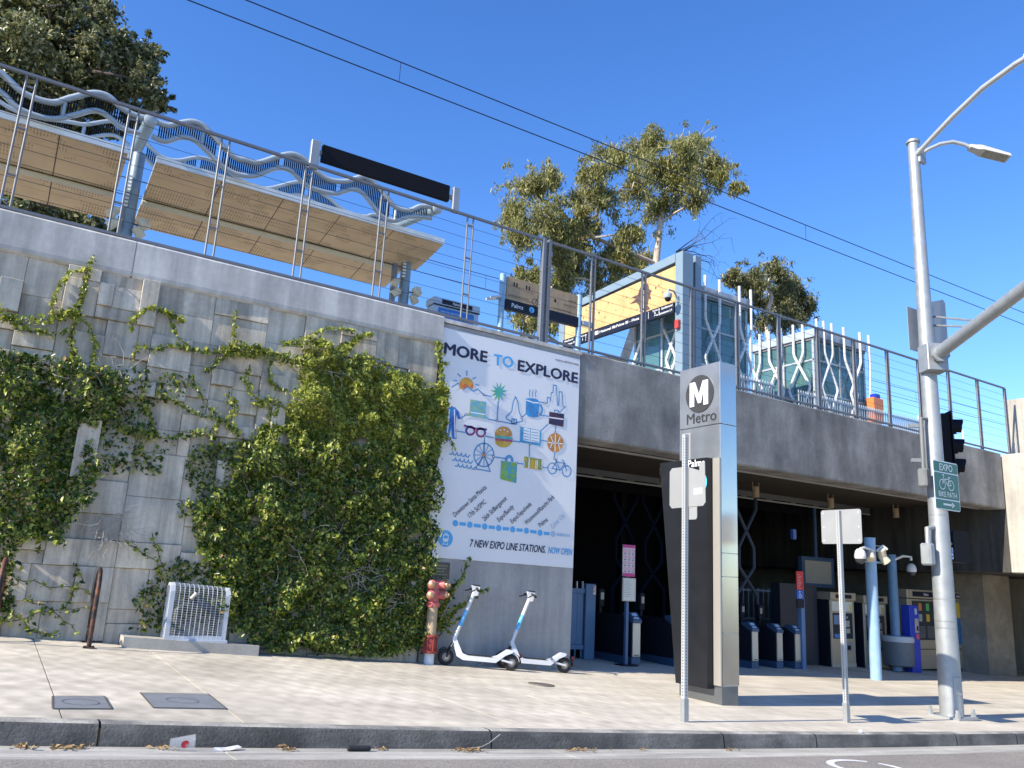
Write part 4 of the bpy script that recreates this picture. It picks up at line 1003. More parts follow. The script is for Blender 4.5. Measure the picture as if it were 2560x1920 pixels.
def plate(t, x, ya, yb, za, zb_, r_=.04, notch=None, name='sign_plate'):
    pts = []
    for sy, sz, a0 in ((1, 1, 0), (-1, 1, 90), (-1, -1, 180), (1, -1, 270)):
        for k in range(5):
            a = R(a0+k*22.5); pts.append((x, (ya+yb)/2+sy*((yb-ya)/2-r_)+r_*math.cos(a), (za+zb_)/2+sz*((zb_-za)/2-r_)+r_*math.sin(a)))
    return MB().prism(pts, (.004, 0, 0)).build(name, M_signgrey, t)
P1 = atG(1711, 1805); P2 = atG(2117, 1806)
s1 = signpost('tall perforated sign post with notched blank plate in front of the steel pylon', P1, 3.80, None)
x = P1.x+.03
MB().prism([(x, -4.21, 2.98), (x, -4.21, 3.38), (x, -4.25, 3.42), (x, -4.50, 3.42), (x, -4.70, 3.36), (x, -4.715, 3.45), (x, -4.79, 3.46), (x, -4.80, 2.99), (x, -4.76, 2.95), (x, -4.25, 2.94)], (.004, 0, 0)).build('sign_plate', M_signgrey, s1)
plate(s1, P1.x+.036, -4.66, -4.46, 2.80, 3.0, .03, name='small_plate')
B(P1.x+.027, P1.x+.031, -4.82+.07, -4.62, 3.085, 3.155).build('sticker', M_white, s1)
text('NOTICE', (P1.x+.026, -4.64, 3.11), -UY, UZ, .03, M_ink, s1, width=.09, height=.03)
B(P1.x+.03, P1.x+.036, -4.56, -4.44, 3.5, 3.82).build('edge_plate', M_signgrey, s1)
s2 = signpost('shorter perforated sign post with square blank plate right of the steel pylon', P2, 3.16, None)
plate(s2, P2.x+.03, -4.72, -4.09, 2.715, 3.175, .035)
for yy in (-4.68, -4.13):
    for zz in (2.76, 2.94, 3.13): B(P2.x+.026, P2.x+.031, yy-.008, yy+.008, zz-.008, zz+.008).build('rivet', M_white, s2)

# ------------------------------------------------------------------ signal and lamp pole
PP = Vector((12.75, -4.01, 0)); zp0 = zg(PP.x, PP.y)-.01
po = thing('signal_pole', 'thick galvanised signal pole with mast arm and two lamp arms', 'pole', (PP.x, PP.y, zp0))
zt_ = 9.98
def rpole(z): return .168-.078*(z-zp0)/(zt_-zp0)
MB().tube([(PP.x, PP.y, z) for z in lin(zp0+.05, zt_, 10)], [rpole(z) for z in lin(zp0+.05, zt_, 10)], 28).build('shaft', M_galv, po, smooth=50)
MB().lathe([(.115, 0), (.115, .04), (.09, .06)], PP.x, PP.y, zt_-.02, 24).build('top_cap', M_galv, po, smooth=40)
B(PP.x-.26, PP.x+.26, PP.y-.26, PP.y+.26, zp0+.005, zp0+.05, c=.006).build('base_plate', M_galv, po)
for sx in (-1, 1):
    for sy in (-1, 1):
        bx, by = PP.x+sx*.21, PP.y+sy*.21
        bb = MB().lathe([(.042, 0), (.042, .05), (.03, .052), (.029, .1), (.026, .105)], bx, by, zp0+.05, 6).build('anchor_nut', M_galv, po)
MB().box(PP.x-.07, PP.x+.07, PP.y-.17, PP.y-.15, zp0+.35, zp0+.62, c=.008, rz=R(-20), piv=(PP.x, PP.y)).build('handhole_cover', M_galv, po)
# wrapped tape scars
for zz in (1.62, 1.72, 2.05, 4.02, 3.35):
    MB().tube([(PP.x, PP.y, zz), (PP.x, PP.y, zz+.02)], rpole(zz)+.003, 28, caps=False).build('strap', mat('strap_steel', (.35, .35, .34), rough=.4, metal=.6), po, smooth=50)
# mast arm towards the street
dm = Vector((-.5, -.866, 0)); zz = 5.93
MB().tube([PP+dm*.1+Vector((0, 0, zz)), PP+dm*2.5+Vector((0, 0, zz+.36)), PP+dm*7+Vector((0, 0, zz+1.0))], [.105, .095, .07], 20).build('mast_arm', M_galv, po, smooth=50)
mb = MB(); mb.box(-.17, .17, -.17, .17, zz-.24, zz+.22, c=.01); mb.v = [(PP.x+dm.x*.16+a*.866*1+b*dm.x*.9, PP.y+dm.y*.16+a*-.5+b*dm.y*.9, c_) for a, b, c_ in mb.v]; fl_ = mb.build('arm_flange', M_galv, po)
MB().tube([PP+dm*.36+Vector((0, 0, zz+.03)), PP+dm*.4+Vector((0, 0, zz+.035))], .16, 8).build('flange_ring', M_galv, fl_)
for k in (-1, 1):
    MB().tube([PP+Vector((.25, 0, zz+.75+k*.08)), PP+dm*1.25+Vector((0, 0, zz+.26+k*.05))], .018, 6).build('tie_rod', M_galv, po)
# lamp arms
da = Vector((-.3, -.954, 0))
MB().tube([PP+da*s+Vector((0, 0, z)) for s, z in ((.05, 9.7), (.5, 9.84), (.92, 9.96), (1.57, 10.1), (2.2, 10.12), (2.45, 10.1))], .044, 10).build('lamp_arm', M_galvpost, po, smooth=50)
def lamp_head(p, d, parent):
    d = Vector(d).normalized(); s = Vector((-d.y, d.x, 0)).normalized(); up = Vector((0, 0, 1))
    pr = [(0, .075, .0, .06), (.12, .085, -.02, .075), (.2, .13, -.025, .07), (.66, .13, -.03, .035)]
    mb = MB()
    for a, w, lo, hi in pr: mb.v += [tuple(p+d*a+s*w+up*lo), tuple(p+d*a-s*w+up*lo), tuple(p+d*a-s*w*.8+up*hi), tuple(p+d*a+s*w*.8+up*hi)]
    for i in range(len(pr)-1): mb.f += [(i*4+k, (i+1)*4+k, (i+1)*4+(k+1) % 4, i*4+(k+1) % 4) for k in range(4)]
    mb.f += [(0, 1, 2, 3), (15, 14, 13, 12)]
    h = mb.build('lamp_head', mat('lamp_grey', (.48, .47, .44), rough=.5, var=.02), parent)
    mb = MB(); a, b, w = .24, .62, .1
    mb.prism([p+d*a+s*w+up*-.028, p+d*b+s*w+up*-.033, p+d*b-s*w+up*-.033, p+d*a-s*w+up*-.028], (0, 0, -.006)); mb.build('lens', mat('lamp_lens', (.30, .29, .24), rough=.25), h)
    MB().lathe([(.035, 0), (.035, .05), (.02, .06)], *(p+d*.3+up*.068), 12).build('photocell', M_black, h)
lamp_head(PP+da*2.4+Vector((0, 0, 10.08)), da*1+Vector((0, 0, -.05)), po)
db = Vector((.77, -.63, 0)).normalized()
MB().tube([PP+db*s+Vector((0, 0, z)) for s, z in ((.05, 9.7), (.25, 9.84), (.45, 9.94), (.67, 9.98), (.85, 9.93), (.99, 9.85))], .034, 10).build('lamp_arm', M_galvpost, po, smooth=50)
lamp_head(PP+db*.93+Vector((0, 0, 9.84)), db+Vector((0, 0, -.30)), po)
B(PP.x-.02, PP.x+.16, PP.y-.13, PP.y-.07, 9.55, 9.82, c=.01).build('arm_bracket', M_galv, po)
MB().tube([(PP.x+.16, PP.y+.05, 6.4), (PP.x+.16, PP.y+.05, 7.75)], .028, 8).build('conduit', M_galv, po)

# things carried by the pole
ss = thing('bike_path_sign', 'green EXPO BIKE PATH sign with bicycle and arrow strapped to the pole', 'sign', (12.71, -4.2, 3.43))
bx0, bx1, bz0, bz1 = 12.37, 13.06, 3.43, 4.205
def rrect(x0, x1, z0, z1, r_, y):
    pts = []
    for sx, sz, a0 in ((1, 1, 0), (-1, 1, 90), (-1, -1, 180), (1, -1, 270)):
        for k in range(5):
            a = R(a0+k*22.5); pts.append(((x0+x1)/2+sx*((x1-x0)/2-r_)+r_*math.cos(a), y, (z0+z1)/2+sz*((z1-z0)/2-r_)+r_*math.sin(a)))
    return pts
MB().prism(rrect(bx0, bx1, bz0, bz1, .04, -4.2), (0, .006, 0)).build('border', M_wprint, ss)
for z0_, z1_ in ((4.03, 4.19), (3.605, 4.01), (3.445, 3.585)):
    MB().prism(rrect(bx0+.015, bx1-.015, z0_, z1_, .022, -4.2035), (0, .003, 0)).build('green_field', M_grn, ss)
M_refl = mat('pale_sign_letters', (.62, .68, .66), rough=.5, var=0)
text('EXPO', (12.54, -4.206, 4.055), UX, UZ, .15, M_refl, ss, width=.36, height=.155, bold=.02)
text('BIKE PATH', (12.47, -4.206, 3.635), UX, UZ, .12, M_refl, ss, width=.50, height=.12, bold=.01)
o = Vector((0, -4.206, 0)); mb = MB()
for cx in (12.59, 12.83): mb.ring(cx, 3.83, .078, .014, o, UX, UZ)
mb.stroke([(12.59, 3.83), (12.66, 3.92), (12.78, 3.925), (12.83, 3.83), (12.73, 3.825), (12.66, 3.92)], .014, o, UX, UZ); mb.stroke([(12.73, 3.825), (12.79, 3.95)], .014, o, UX, UZ); mb.stroke([(12.76, 3.955), (12.82, 3.955)], .016, o, UX, UZ)
mb.stroke([(12.59, 3.83), (12.645, 3.985), (12.60, 3.985)], .014, o, UX, UZ); mb.build('bicycle_symbol', M_refl, ss)
mb = MB(); mb.stroke([(12.58, 3.517), (12.84, 3.517)], .03, o, UX, UZ); mb.flat([(12.82, 3.47), (12.90, 3.517), (12.82, 3.565)], o, UX, UZ); mb.build('arrow', M_refl, ss)

vh = thing('vehicle_signal', 'black three lens traffic signal seen side on behind the pole', 'traffic signal', (13.4, -3.75, 4.1))
B(13.40, 13.55, -3.90, -3.60, 4.05, 5.15, c=.02).build('housing', M_black, vh)
B(13.55, 13.57, -3.93, -3.57, 4.0, 5.2, c=.008).build('backplate', M_black, vh)
for zz in (4.94, 4.60, 4.26):
    mb = MB(); n = 16; r_ = .135
    for k in range(n+1):
        a = math.pi*(-.3+1.6*k/n); 
        for dx in (0, .22*(.75+.25*max(math.sin(a), 0))): mb.v.append((13.57+dx, -3.75+r_*math.cos(a), zz+r_*math.sin(a)))
    mb.f = [(2*k, 2*k+1, 2*k+3, 2*k+2) for k in range(n)]; mb.build('visor', M_black, vh, smooth=50)
    MB().lathe([(.13, 0), (.12, .02)], 13.571, -3.75, zz, 16, axis=(1, 0, 0)).build('lens', mat('dark_lens', (.02, .03, .02), rough=.2), vh)
B(12.9, 13.37, -3.85, -3.78, 4.9, 4.96).build('arm', M_galv, vh); B(12.9, 13.37, -3.85, -3.78, 4.3, 4.36).build('arm', M_galv, vh)
vh.rotation_euler.z = R(-38); vh.location = (13.42, -3.72, 4.1)
pd = thing('pedestrian_signal', 'black rounded pedestrian signal seen from behind low on the pole', 'pedestrian signal', (13.5, -3.75, 2.65))
MB().prism(rrect(13.32, 13.8, 2.66, 3.17, .07, -3.9), (0, .2, 0)).build('housing', M_black, pd)
MB().tube([(13.2, -3.8, 2.72), (13.55, -3.8, 2.68)], .03, 8).build('clamp', M_black, pd); MB().tube([(12.9, -3.85, 2.95), (13.34, -3.85, 2.95)], .03, 8).build('arm', M_galv, pd)
gb = thing('terminal_box', 'small grey terminal box and pipe on the left side of the pole', 'terminal box', (12.42, -4.0, 2.55))
B(12.35, 12.49, -4.08, -3.9, 2.56, 2.90, c=.025).build('box', M_galv, gb); MB().tube([(12.43, -4.0, 2.9), (12.43, -4.0, 3.13), (12.6, -4.0, 3.16)], .04, 10).build('elbow', M_galv, gb)
gb = thing('terminal_box', 'dark conduit pipe and box left of the pole below the railing', 'terminal box', (12.43, -4.0, 3.78))
B(12.37, 12.49, -4.08, -3.92, 3.78, 4.08, c=.025).build('box', mat('weathered_grey', (.16, .165, .165), rough=.5), gb); MB().tube([(12.44, -4.0, 4.08), (12.45, -4.0, 4.9), (12.65, -4.0, 4.92)], .03, 10).build('pipe', MATS['weathered_grey'], gb)
bk = thing('blank_sign_plates', 'two blank grey sign plates behind the pole above the mast arm', 'sign', (13.1, -3.8, 6.1))
B(12.56, 13.0, -3.82, -3.815, 6.13, 6.9).build('sign_plate', M_signgrey, bk)
MB().prism([(13.22, -3.83, 6.25), (13.72, -3.83, 6.4), (13.72, -3.83, 7.22), (13.66, -3.83, 7.27), (13.22, -3.83, 7.12)], (0, .005, 0)).build('sign_plate', M_signgrey, bk)
B(13.14, 13.22, -3.84, -3.8, 6.2, 7.12).build('mount_strip', M_black, bk)
st_ = thing('pole_sticker', 'small torn blue sticker on the pole at the pedestrian signal', 'sticker', (12.92, -4.1, 2.75))
pz = rpole(2.8)
B(12.86, 12.885, -4.13, -4.03, 2.68, 2.86).build('torn_paper', mat('torn_blue', (.2, .4, .7), var=.4, scale=30, col2=(.8, .8, .8), mixs=30), st_)

# ------------------------------------------------------------------ fire standpipe
hx, hy = 5.74, -.24; hz0 = zg(hx, hy)+.04
hy_ = thing('fire_standpipe', 'red four outlet fire standpipe on a beige pipe beside the banner wall', 'standpipe', (hx, hy, hz0))
MB().lathe([(.075, -.08), (.075, .13), (.07, .14)], hx, hy, hz0, 20).build('base_stub', M_white, hy_, smooth=40)
MB().lathe([(.115, .12), (.12, .13), (.12, .155), (.095, .16), (.095, .20), (.10, .21), (.10, .29), (.095, .30), (.095, .345), (.12, .35), (.12, .37), (.10, .38)], hx, hy, hz0, 22).build('flange_coupling', M_dkred, hy_, smooth=30)
for k in range(8):
    a = k*math.pi/4; MB().tube([(hx+.105*math.cos(a), hy+.105*math.sin(a), hz0+.13), (hx+.105*math.cos(a), hy+.105*math.sin(a), hz0+.37)], .011, 6).build('bolt', M_dkred, hy_)
MB().lathe([(.078, .37), (.078, .80)], hx, hy, hz0, 24).build('riser_pipe', M_beige, hy_, smooth=40)
MB().lathe([(.10, .78), (.105, .80), (.105, .84), (.085, .86), (.085, .92), (.10, .95), (.10, 1.02), (.085, 1.04), (.09, 1.07), (.10, 1.09), (.10, 1.13), (.07, 1.165), (.02, 1.175)], hx, hy, hz0, 24).build('head', M_red, hy_, smooth=40)
for sx, zz in ((-.08, .945), (.10, .955), (-.07, 1.10), (.11, 1.10)):
    d = Vector((.75 if sx > 0 else -.55, -.75, .05)).normalized(); p = Vector((hx+sx*.35, hy-.02, hz0+zz))
    ou = MB().lathe([(.06, 0), (.062, .07), (.066, .10), (.066, .135), (.05, .14)], *p, 18, axis=d).build('outlet', M_red, hy_, smooth=40)
    q = p+d*.138
    MB().lathe([(.048, 0), (.05, .012), (.05, .035), (.042, .045), (.028, .048), (.026, .07), (.012, .075)], *q, 16, axis=d).build('cap', M_brass, ou, smooth=40)
# ------------------------------------------------------------------ electric scooters
def scooter():
    t = thing('electric_scooter', 'x', 'scooter', (0, 0, 0))
    bl = lambda mb, n, m, p=t, **k: mb.build(n, m, p, local=True, **k)
    def wheel(cx):
        w = bl(MB().lathe([(.075, -.028), (.105, -.03), (.118, -.018), (.12, 0), (.118, .018), (.105, .03), (.075, .028)], cx, 0, .12, 24, axis=(0, 1, 0)), 'wheel', M_rubber, smooth=40)
        bl(MB().lathe([(.03, -.032), (.078, -.026), (.078, .026), (.03, .032)], cx, 0, .12, 20, axis=(0, 1, 0)), 'rim', mat('scooter_rim_grey', (.22, .22, .23), rough=.4, metal=.5), w, smooth=40)
        for s in (-1, 1): bl(MB().lathe([(.035, 0), (.03, .02)], cx, s*.034, .12, 10, axis=(0, s, 0)), 'hub_nut', M_stain, w)
    wheel(0.); wheel(1.02)
    mw = mat('scooter_white', (.62, .63, .65), rough=.3, var=.03, coat=.3); mk = mat('scooter_black', (.02, .02, .022), rough=.5)
    # front fork and fender
    mb = MB()
    for s in (-1, 1): mb.tube([(0, s*.05, .12), (.03, s*.05, .22), (.085, s*.03, .33)], .016, 8)
    bl(mb, 'fork', mk, smooth=40)
    n = 10; mb = MB()
    for k in range(n+1):
        a = R(35+k*130/n); 
        for s in (-1, 1): mb.v.append((.14*math.cos(a), s*.045, .12+.14*math.sin(a)))
    mb.f = [(2*k, 2*k+1, 2*k+3, 2*k+2) for k in range(n)]; bl(mb, 'front_fender', mk, smooth=50)
    # stem
    a, b = Vector((.085, 0, .36)), Vector((.335, 0, 1.16)); d = b-a
    bl(MB().tube([a, a+d*.28], [.034, .03], 12), 'stem_sleeve', mat('scooter_silver', (.55, .56, .58), rough=.3, metal=.6), smooth=50)
    bl(MB().tube([a+d*.28, a+d*.58], [.031, .031], 12), 'blue_band', mat('scooter_blue', (.06, .42, .75), rough=.35, var=.1, scale=40, col2=(.3, .6, .85), mixs=26), smooth=50)
    bl(MB().tube([a+d*.58, a+d*.97], [.031, .029], 12), 'stem', mw, smooth=50)
    mb = MB().prism([(b.x-.02, -.03, b.z-.12), (b.x+.03, -.03, b.z-.11), (b.x+.055, -.03, b.z+.02), (b.x-.075, -.03, b.z+.035), (b.x-.07, -.03, b.z+.01)], (0, .06, 0)); bl(mb, 'head_unit', mw)
    hb = bl(MB().tube([(b.x-.02, -.27, b.z-.03), (b.x-.005, -.1, b.z-.0), (b.x-.005, .1, b.z-.0), (b.x-.02, .27, b.z-.03)], .014, 8), 'handlebar', mk, smooth=50)
    for s in (-1, 1):
        bl(MB().tube([(b.x-.015, s*.15, b.z-.01), (b.x-.02, s*.27, b.z-.03)], .02, 10), 'grip', M_rubber, hb, smooth=50)
        bl(MB().tube([(b.x-.03, s*.13, b.z-.02), (b.x-.10, s*.17, b.z-.05), (b.x-.12, s*.22, b.z-.06)], .009, 6), 'brake_lever', mk, hb)
    bl(MB().box(b.x-.06, b.x+.05, -.035, .035, b.z+.035, b.z+.05), 'display', mk)
    # one-piece white frame: neck, deck, raised tail
    prof = [((.06, .41), (.115, .42)), ((.09, .30), (.16, .33)), ((.15, .15), (.235, .20)), ((.25, .105), (.31, .175)), ((.76, .105), (.72, .175)), ((.90, .22), (.80, .20)), ((1.01, .265), (.935, .30)), ((1.03, .30), (.97, .305))]
    mb = MB(); hw = [.032, .045, .06, .075, .075, .07, .055, .045]
    for (p, q), w in zip(prof, hw): mb.v += [(p[0], -w, p[1]), (q[0], -w, q[1]), (q[0], w, q[1]), (p[0], w, p[1])]
    for i in range(len(prof)-1): mb.f += [(i*4+k, (i+1)*4+k, (i+1)*4+(k+1) % 4, i*4+(k+1) % 4) for k in range(4)]
    mb.f += [(0, 1, 2, 3), tuple(range(len(mb.v)-1, len(mb.v)-5, -1))]; bl(mb, 'frame', mw, smooth=30)
    bl(MB().box(.33, .70, -.07, .07, .176, .183), 'deck_mat', M_rubber)
    bl(MB().tube([(.12, .05, .36), (.2, .06, .25), (.3, .03, .19)], .006, 5), 'cable', M_rubber)
    n = 8; mb = MB()
    for k in range(n+1):
        a_ = R(-5+k*120/n)
        for s in (-1, 1): mb.v.append((1.02+.145*math.cos(a_), s*.05, .12+.145*math.sin(a_)))
    mb.f = [(2*k, 2*k+1, 2*k+3, 2*k+2) for k in range(n)]; bl(mb, 'rear_fender', mk, smooth=50)
    mb = MB()
    for s in (-1, 1): mb.tube([(.85, s*.055, .15), (1.02, s*.055, .12)], .016, 6)
    bl(mb, 'rear_fork', mw); bl(MB().box(1.15, 1.17, -.03, .03, .2, .26), 'tail_light', mat('tail_red', (.08, .01, .015), rough=.3))
    bl(MB().tube([(.60, .05, .11), (.56, .15, .0)], .009, 6), 'kickstand', M_stain)
    return t
sc = scooter()
def put_scooter(o, pf_, pr_, label):
    a = math.atan2(pr_[1]-pf_[1], pr_[0]-pf_[0]); z0_ = zg(*pf_); z1_ = zg(*pr_)
    o.location = (pf_[0], pf_[1], z0_); o.rotation_euler = (R(2), math.atan2(z0_-z1_, 1.0), a); o['label'] = label; o['group'] = 'parked electric scooters'
sc2 = copy_tree(sc)
put_scooter(sc, (6.02, -.22), (7.0, -.52), 'white and blue electric scooter parked next to the red standpipe')
put_scooter(sc2, (7.06, -.20), (8.05, -.44), 'white and blue electric scooter parked nearer the blue gate')

# ------------------------------------------------------------------ bike racks
def rack():
    t = thing('bike_rack', 'x', 'bike rack', (0, 0, 0))
    pts = [(0, -.30, 0), (0, -.30, .60)]+[(0, -.30*math.cos(R(k*18)), .60+.275*math.sin(R(k*18))) for k in range(1, 10)]+[(0, .30, .60), (0, .30, 0)]
    MB().tube(pts, .026, 10).build('hoop', M_rust, t, local=True, smooth=50)
    for s in (-1, 1):
        f = MB().box(-.06, .06, s*.3-.06, s*.3+.06, .0, .012).build('foot_plate', M_rust, t, local=True)
        for k in (-1, 1): MB().lathe([(.012, 0), (.012, .012)], k*.042, s*.3, .012, 6).build('foot_bolt', M_rust, f, local=True)
    return t
rk = rack(); racks = [(1.155, 'rusty dark hoop bike rack next to the white wire cage'), (.17, 'dark hoop bike rack cut by the left edge of the photo'), (-.80, 'dark hoop bike rack farthest from the white wire cage')]
for i, (x, lb) in enumerate(racks):
    o = rk if i == 0 else copy_tree(rk)
    o.location = (x, -.43, zg(x, -.43)); o.rotation_euler.z = R(-3.5); o['label'] = lb; o['group'] = 'bike racks along the wall'

# ------------------------------------------------------------------ caged backflow valve on its concrete pad
pdx0, pdx1, pdy0, pdy1 = 1.53, 3.16, -.46, -.03
pad = MB(); 
hh = lambda x: zg(x, -.4)+.125
for zf in (lambda x: zg(x, -.4)-.08, hh):
    for y in (pdy0, pdy1):
        for x in (pdx0, pdx1): pad.v.append((x, y, zf(x)))
pad.f = [(0, 2, 3, 1), (4, 5, 7, 6), (0, 1, 5, 4), (2, 6, 7, 3), (0, 4, 6, 2), (1, 3, 7, 5)]
tag(pad.build('concrete_pad', mat('pad_concrete', (.40, .37, .32), rough=.9, var=.15, scale=3, bump=.3, bscale=60)), 'low concrete pad under the white wire cage at the wall foot', 'pad')
cgx0, cgx1, cgy0, cgy1, cgh = 1.99, 2.73, -.41, -.12, .68
cz0 = hh(2.36)
cg = thing('wire_cage', 'white wire mesh cage over a backflow valve on the concrete pad', 'cage', ((cgx0+cgx1)/2, -.27, cz0))
sl_ = -.06   # the cage leans with the pad
mw2 = mat('cage_white', (.50, .52, .55), rough=.45, var=.06)
zl_ = lambda x: cz0+sl_*(x-(cgx0+cgx1)/2)
arc = lambda r_=.1: [(cgy0, 0), (cgy0, cgh-r_), (cgy0+r_*.3, cgh-r_*.3), (cgy0+r_, cgh), (cgy1-r_, cgh), (cgy1-r_*.3, cgh-r_*.3), (cgy1, cgh-r_), (cgy1, 0)]
for x in (cgx0, cgx1-.055):
    mb = MB(); pts = arc(); inn = [(y*.0+((y-(cgy0+cgy1)/2)*.80+(cgy0+cgy1)/2), z*.95) for y, z in pts]
    for dx in (0, .055):
        for q in (pts, inn): mb.v += [(x+dx, y, zl_(x)+z) for y, z in q]
    n = len(pts)
    for i in range(n-1): mb.f += [(i, i+1, n+i+1, n+i), (2*n+i, 3*n+i, 3*n+i+1, 2*n+i+1), (i, 2*n+i, 2*n+i+1, i+1), (n+i, n+i+1, 3*n+i+1, 3*n+i)]
    mb.build('end_frame', mw2, cg)
for z in (.03,): MB().box(cgx0+.05, cgx1-.05, cgy0-.002, cgy0+.03, cz0+z-.02, cz0+z+.035).build('sill_bar', mw2, cg)
MB().box(cgx0-.04, cgx1+.02, cgy0-.03, cgy1+.03, cz0-.02, cz0+.014).build('base_frame', mw2, cg)
for i in range(1, 11):                       # hoops
    x = cgx0+.055+(cgx1-cgx0-.11)*i/11
    MB().tube([(x, y, zl_(x)+z) for y, z in arc()], .0035, 5).build('hoop_wire', mw2, cg)
dl_ = []
pts = arc()
def along(s):
    L = [math.dist(pts[i], pts[i+1]) for i in range(len(pts)-1)]
    for i, l in enumerate(L):
        if s <= l: t_ = s/l; return (pts[i][0]+(pts[i+1][0]-pts[i][0])*t_, pts[i][1]+(pts[i+1][1]-pts[i][1])*t_)
        s -= l
    return pts[-1]
tot = sum(math.dist(pts[i], pts[i+1]) for i in range(len(pts)-1))
for k in range(52):
    y, z = along(.05+(tot-.1)*k/51)
    MB().tube([(cgx0+.05, y, zl_(cgx0)+z), (cgx1-.05, y, zl_(cgx1)+z)], .003, 4).build('cross_wire', mw2, cg)
mb = MB()                                    # end meshes
for x in (cgx0+.02, cgx1-.03):
    for k in range(1, 9): mb.tube([(x, cgy0+.03+k*.027, zl_(x)), (x, cgy0+.03+k*.027, zl_(x)+cgh-.04)], .003, 4)
    for k in range(1, 22): mb.tube([(x, cgy0+.03, zl_(x)+k*.03), (x, cgy1-.03, zl_(x)+k*.03)], .003, 4)
o = mb.build('end_mesh', mw2, cg); o['kind'] = 'stuff'
vv = thing('backflow_valve', 'dark backflow valve pipework inside the white wire cage', 'valve', (2.36, -.27, cz0))
MB().tube([(2.12, -.27, cz0), (2.12, -.27, cz0+.36), (2.2, -.27, cz0+.42), (2.5, -.27, cz0+.42), (2.58, -.27, cz0+.36), (2.58, -.27, cz0)], .04, 10).build('pipe', mat('valve_green', (.05, .06, .055), rough=.5), vv, smooth=50)
MB().lathe([(.075, -.09), (.085, 0), (.075, .09)], 2.35, -.27, cz0+.42, 14, axis=(1, 0, 0)).build('valve_body', MATS['valve_green'], vv, smooth=40)
cn = thing('crushed_can', 'crumpled pale drink can caught in the top of the wire cage', 'can', (2.27, -.42, cz0+.55))
MB().lathe([(.02, -.05), (.026, -.04), (.022, 0), (.027, .04), (.02, .05)], 2.27, -.425, cz0+.55, 10, axis=(.6, -.2, .75)).build('can', mat('pale_can', (.5, .48, .42), rough=.4, metal=.4), cn, smooth=40)

# ------------------------------------------------------------------ lids in the footway
def lid(label, a, b, c_, d):
    pts = [atG(*q) for q in (a, b, c_, d)]
    xs = [p.x for p in pts]; ys = [p.y for p in pts]; x0, x1 = min(xs), max(xs); y0, y1 = min(ys), max(ys)
    cx = sum(xs)/4; cy = sum(ys)/4
    t = thing('utility_lid', label, 'lid', (cx, cy, zg(cx, cy)), group='grey utility lids in the footway')
    mb = MB(); v = [(pts[3].x, pts[3].y), (pts[2].x, pts[2].y), (pts[1].x, pts[1].y), (pts[0].x, pts[0].y)]
    mb.add([(x, y, zg(x, y)+.006) for x, y in v], [(0, 1, 2, 3)]); mb.add([(x, y, zg(x, y)-.02) for x, y in v]+[(x, y, zg(x, y)+.006) for x, y in v], [(i, (i+1) % 4, (i+1) % 4+4, i+4) for i in range(4)])
    mb.build('cover', M_lid, t)
    mb = MB()
    n = 28
    P_ = [(cx+.13*math.cos(2*math.pi*k/n), cy+.13*math.sin(2*math.pi*k/n)) for k in range(n)]; Q_ = [(cx+.122*math.cos(2*math.pi*k/n), cy+.122*math.sin(2*math.pi*k/n)) for k in range(n)]
    mb.add([(x, y, zg(x, y)+.0085) for x, y in P_+Q_], [(i, (i+1) % n, (i+1) % n+n, i+n) for i in range(n)]); mb.build('cast_ring', mat('lid_ring', (.12, .13, .14)), t)
    mb = MB()
    for (xa, ya), (xb, yb) in zip(v, v[1:]+v[:1]): mb.stroke([(xa, ya), (xb, yb)], .014, Vector((0, 0, zg(cx, cy)+.0)), UX, UY)
    mb.v = [(x, y, zg(x, y)+.009) for x, y, z in mb.v]; mb.build('rim', M_joint, t)
lid('smaller grey utility lid near the kerb at the left', (131, 1743), (260, 1743), (278, 1774), (131, 1774))
lid('larger grey utility lid near the kerb, right of the smaller one', (350, 1734), (520, 1737), (566, 1774), (382, 1771))
p = atG(1353, 1712); n = 24
mb = MB(); mb.add([(p.x+.18*math.cos(2*math.pi*k/n), p.y+.18*math.sin(2*math.pi*k/n), zg(p.x, p.y)+.012-.068*.18*math.cos(2*math.pi*k/n)) for k in range(n)]+[(p.x+.19*math.cos(2*math.pi*k/n), p.y+.19*math.sin(2*math.pi*k/n), zg(p.x, p.y)-.02) for k in range(n)], [tuple(range(n))]+[(k, (k+1) % n, (k+1) % n+n, k+n) for k in range(n)])
tag(mb.build('round_cover', mat('brown_cover', (.13, .115, .095), rough=.7, var=.2)), 'small round dark cover plate in the footway before the scooters', 'cover plate')
# ------------------------------------------------------------------ things under the bridge
M_tvm = mat('bronze_steel_front', (.47, .40, .30), rough=.4, metal=.45, var=.06)
M_dkside = mat('dark_cabinet_side', (.012, .015, .024), rough=.6, var=.1, spec=.2)
M_screen = mat('dark_screen', (.02, .03, .045), rough=.2, var=.1)
M_paper = mat('paper_notice', (.62, .62, .55), rough=.6, var=.06, scale=30)

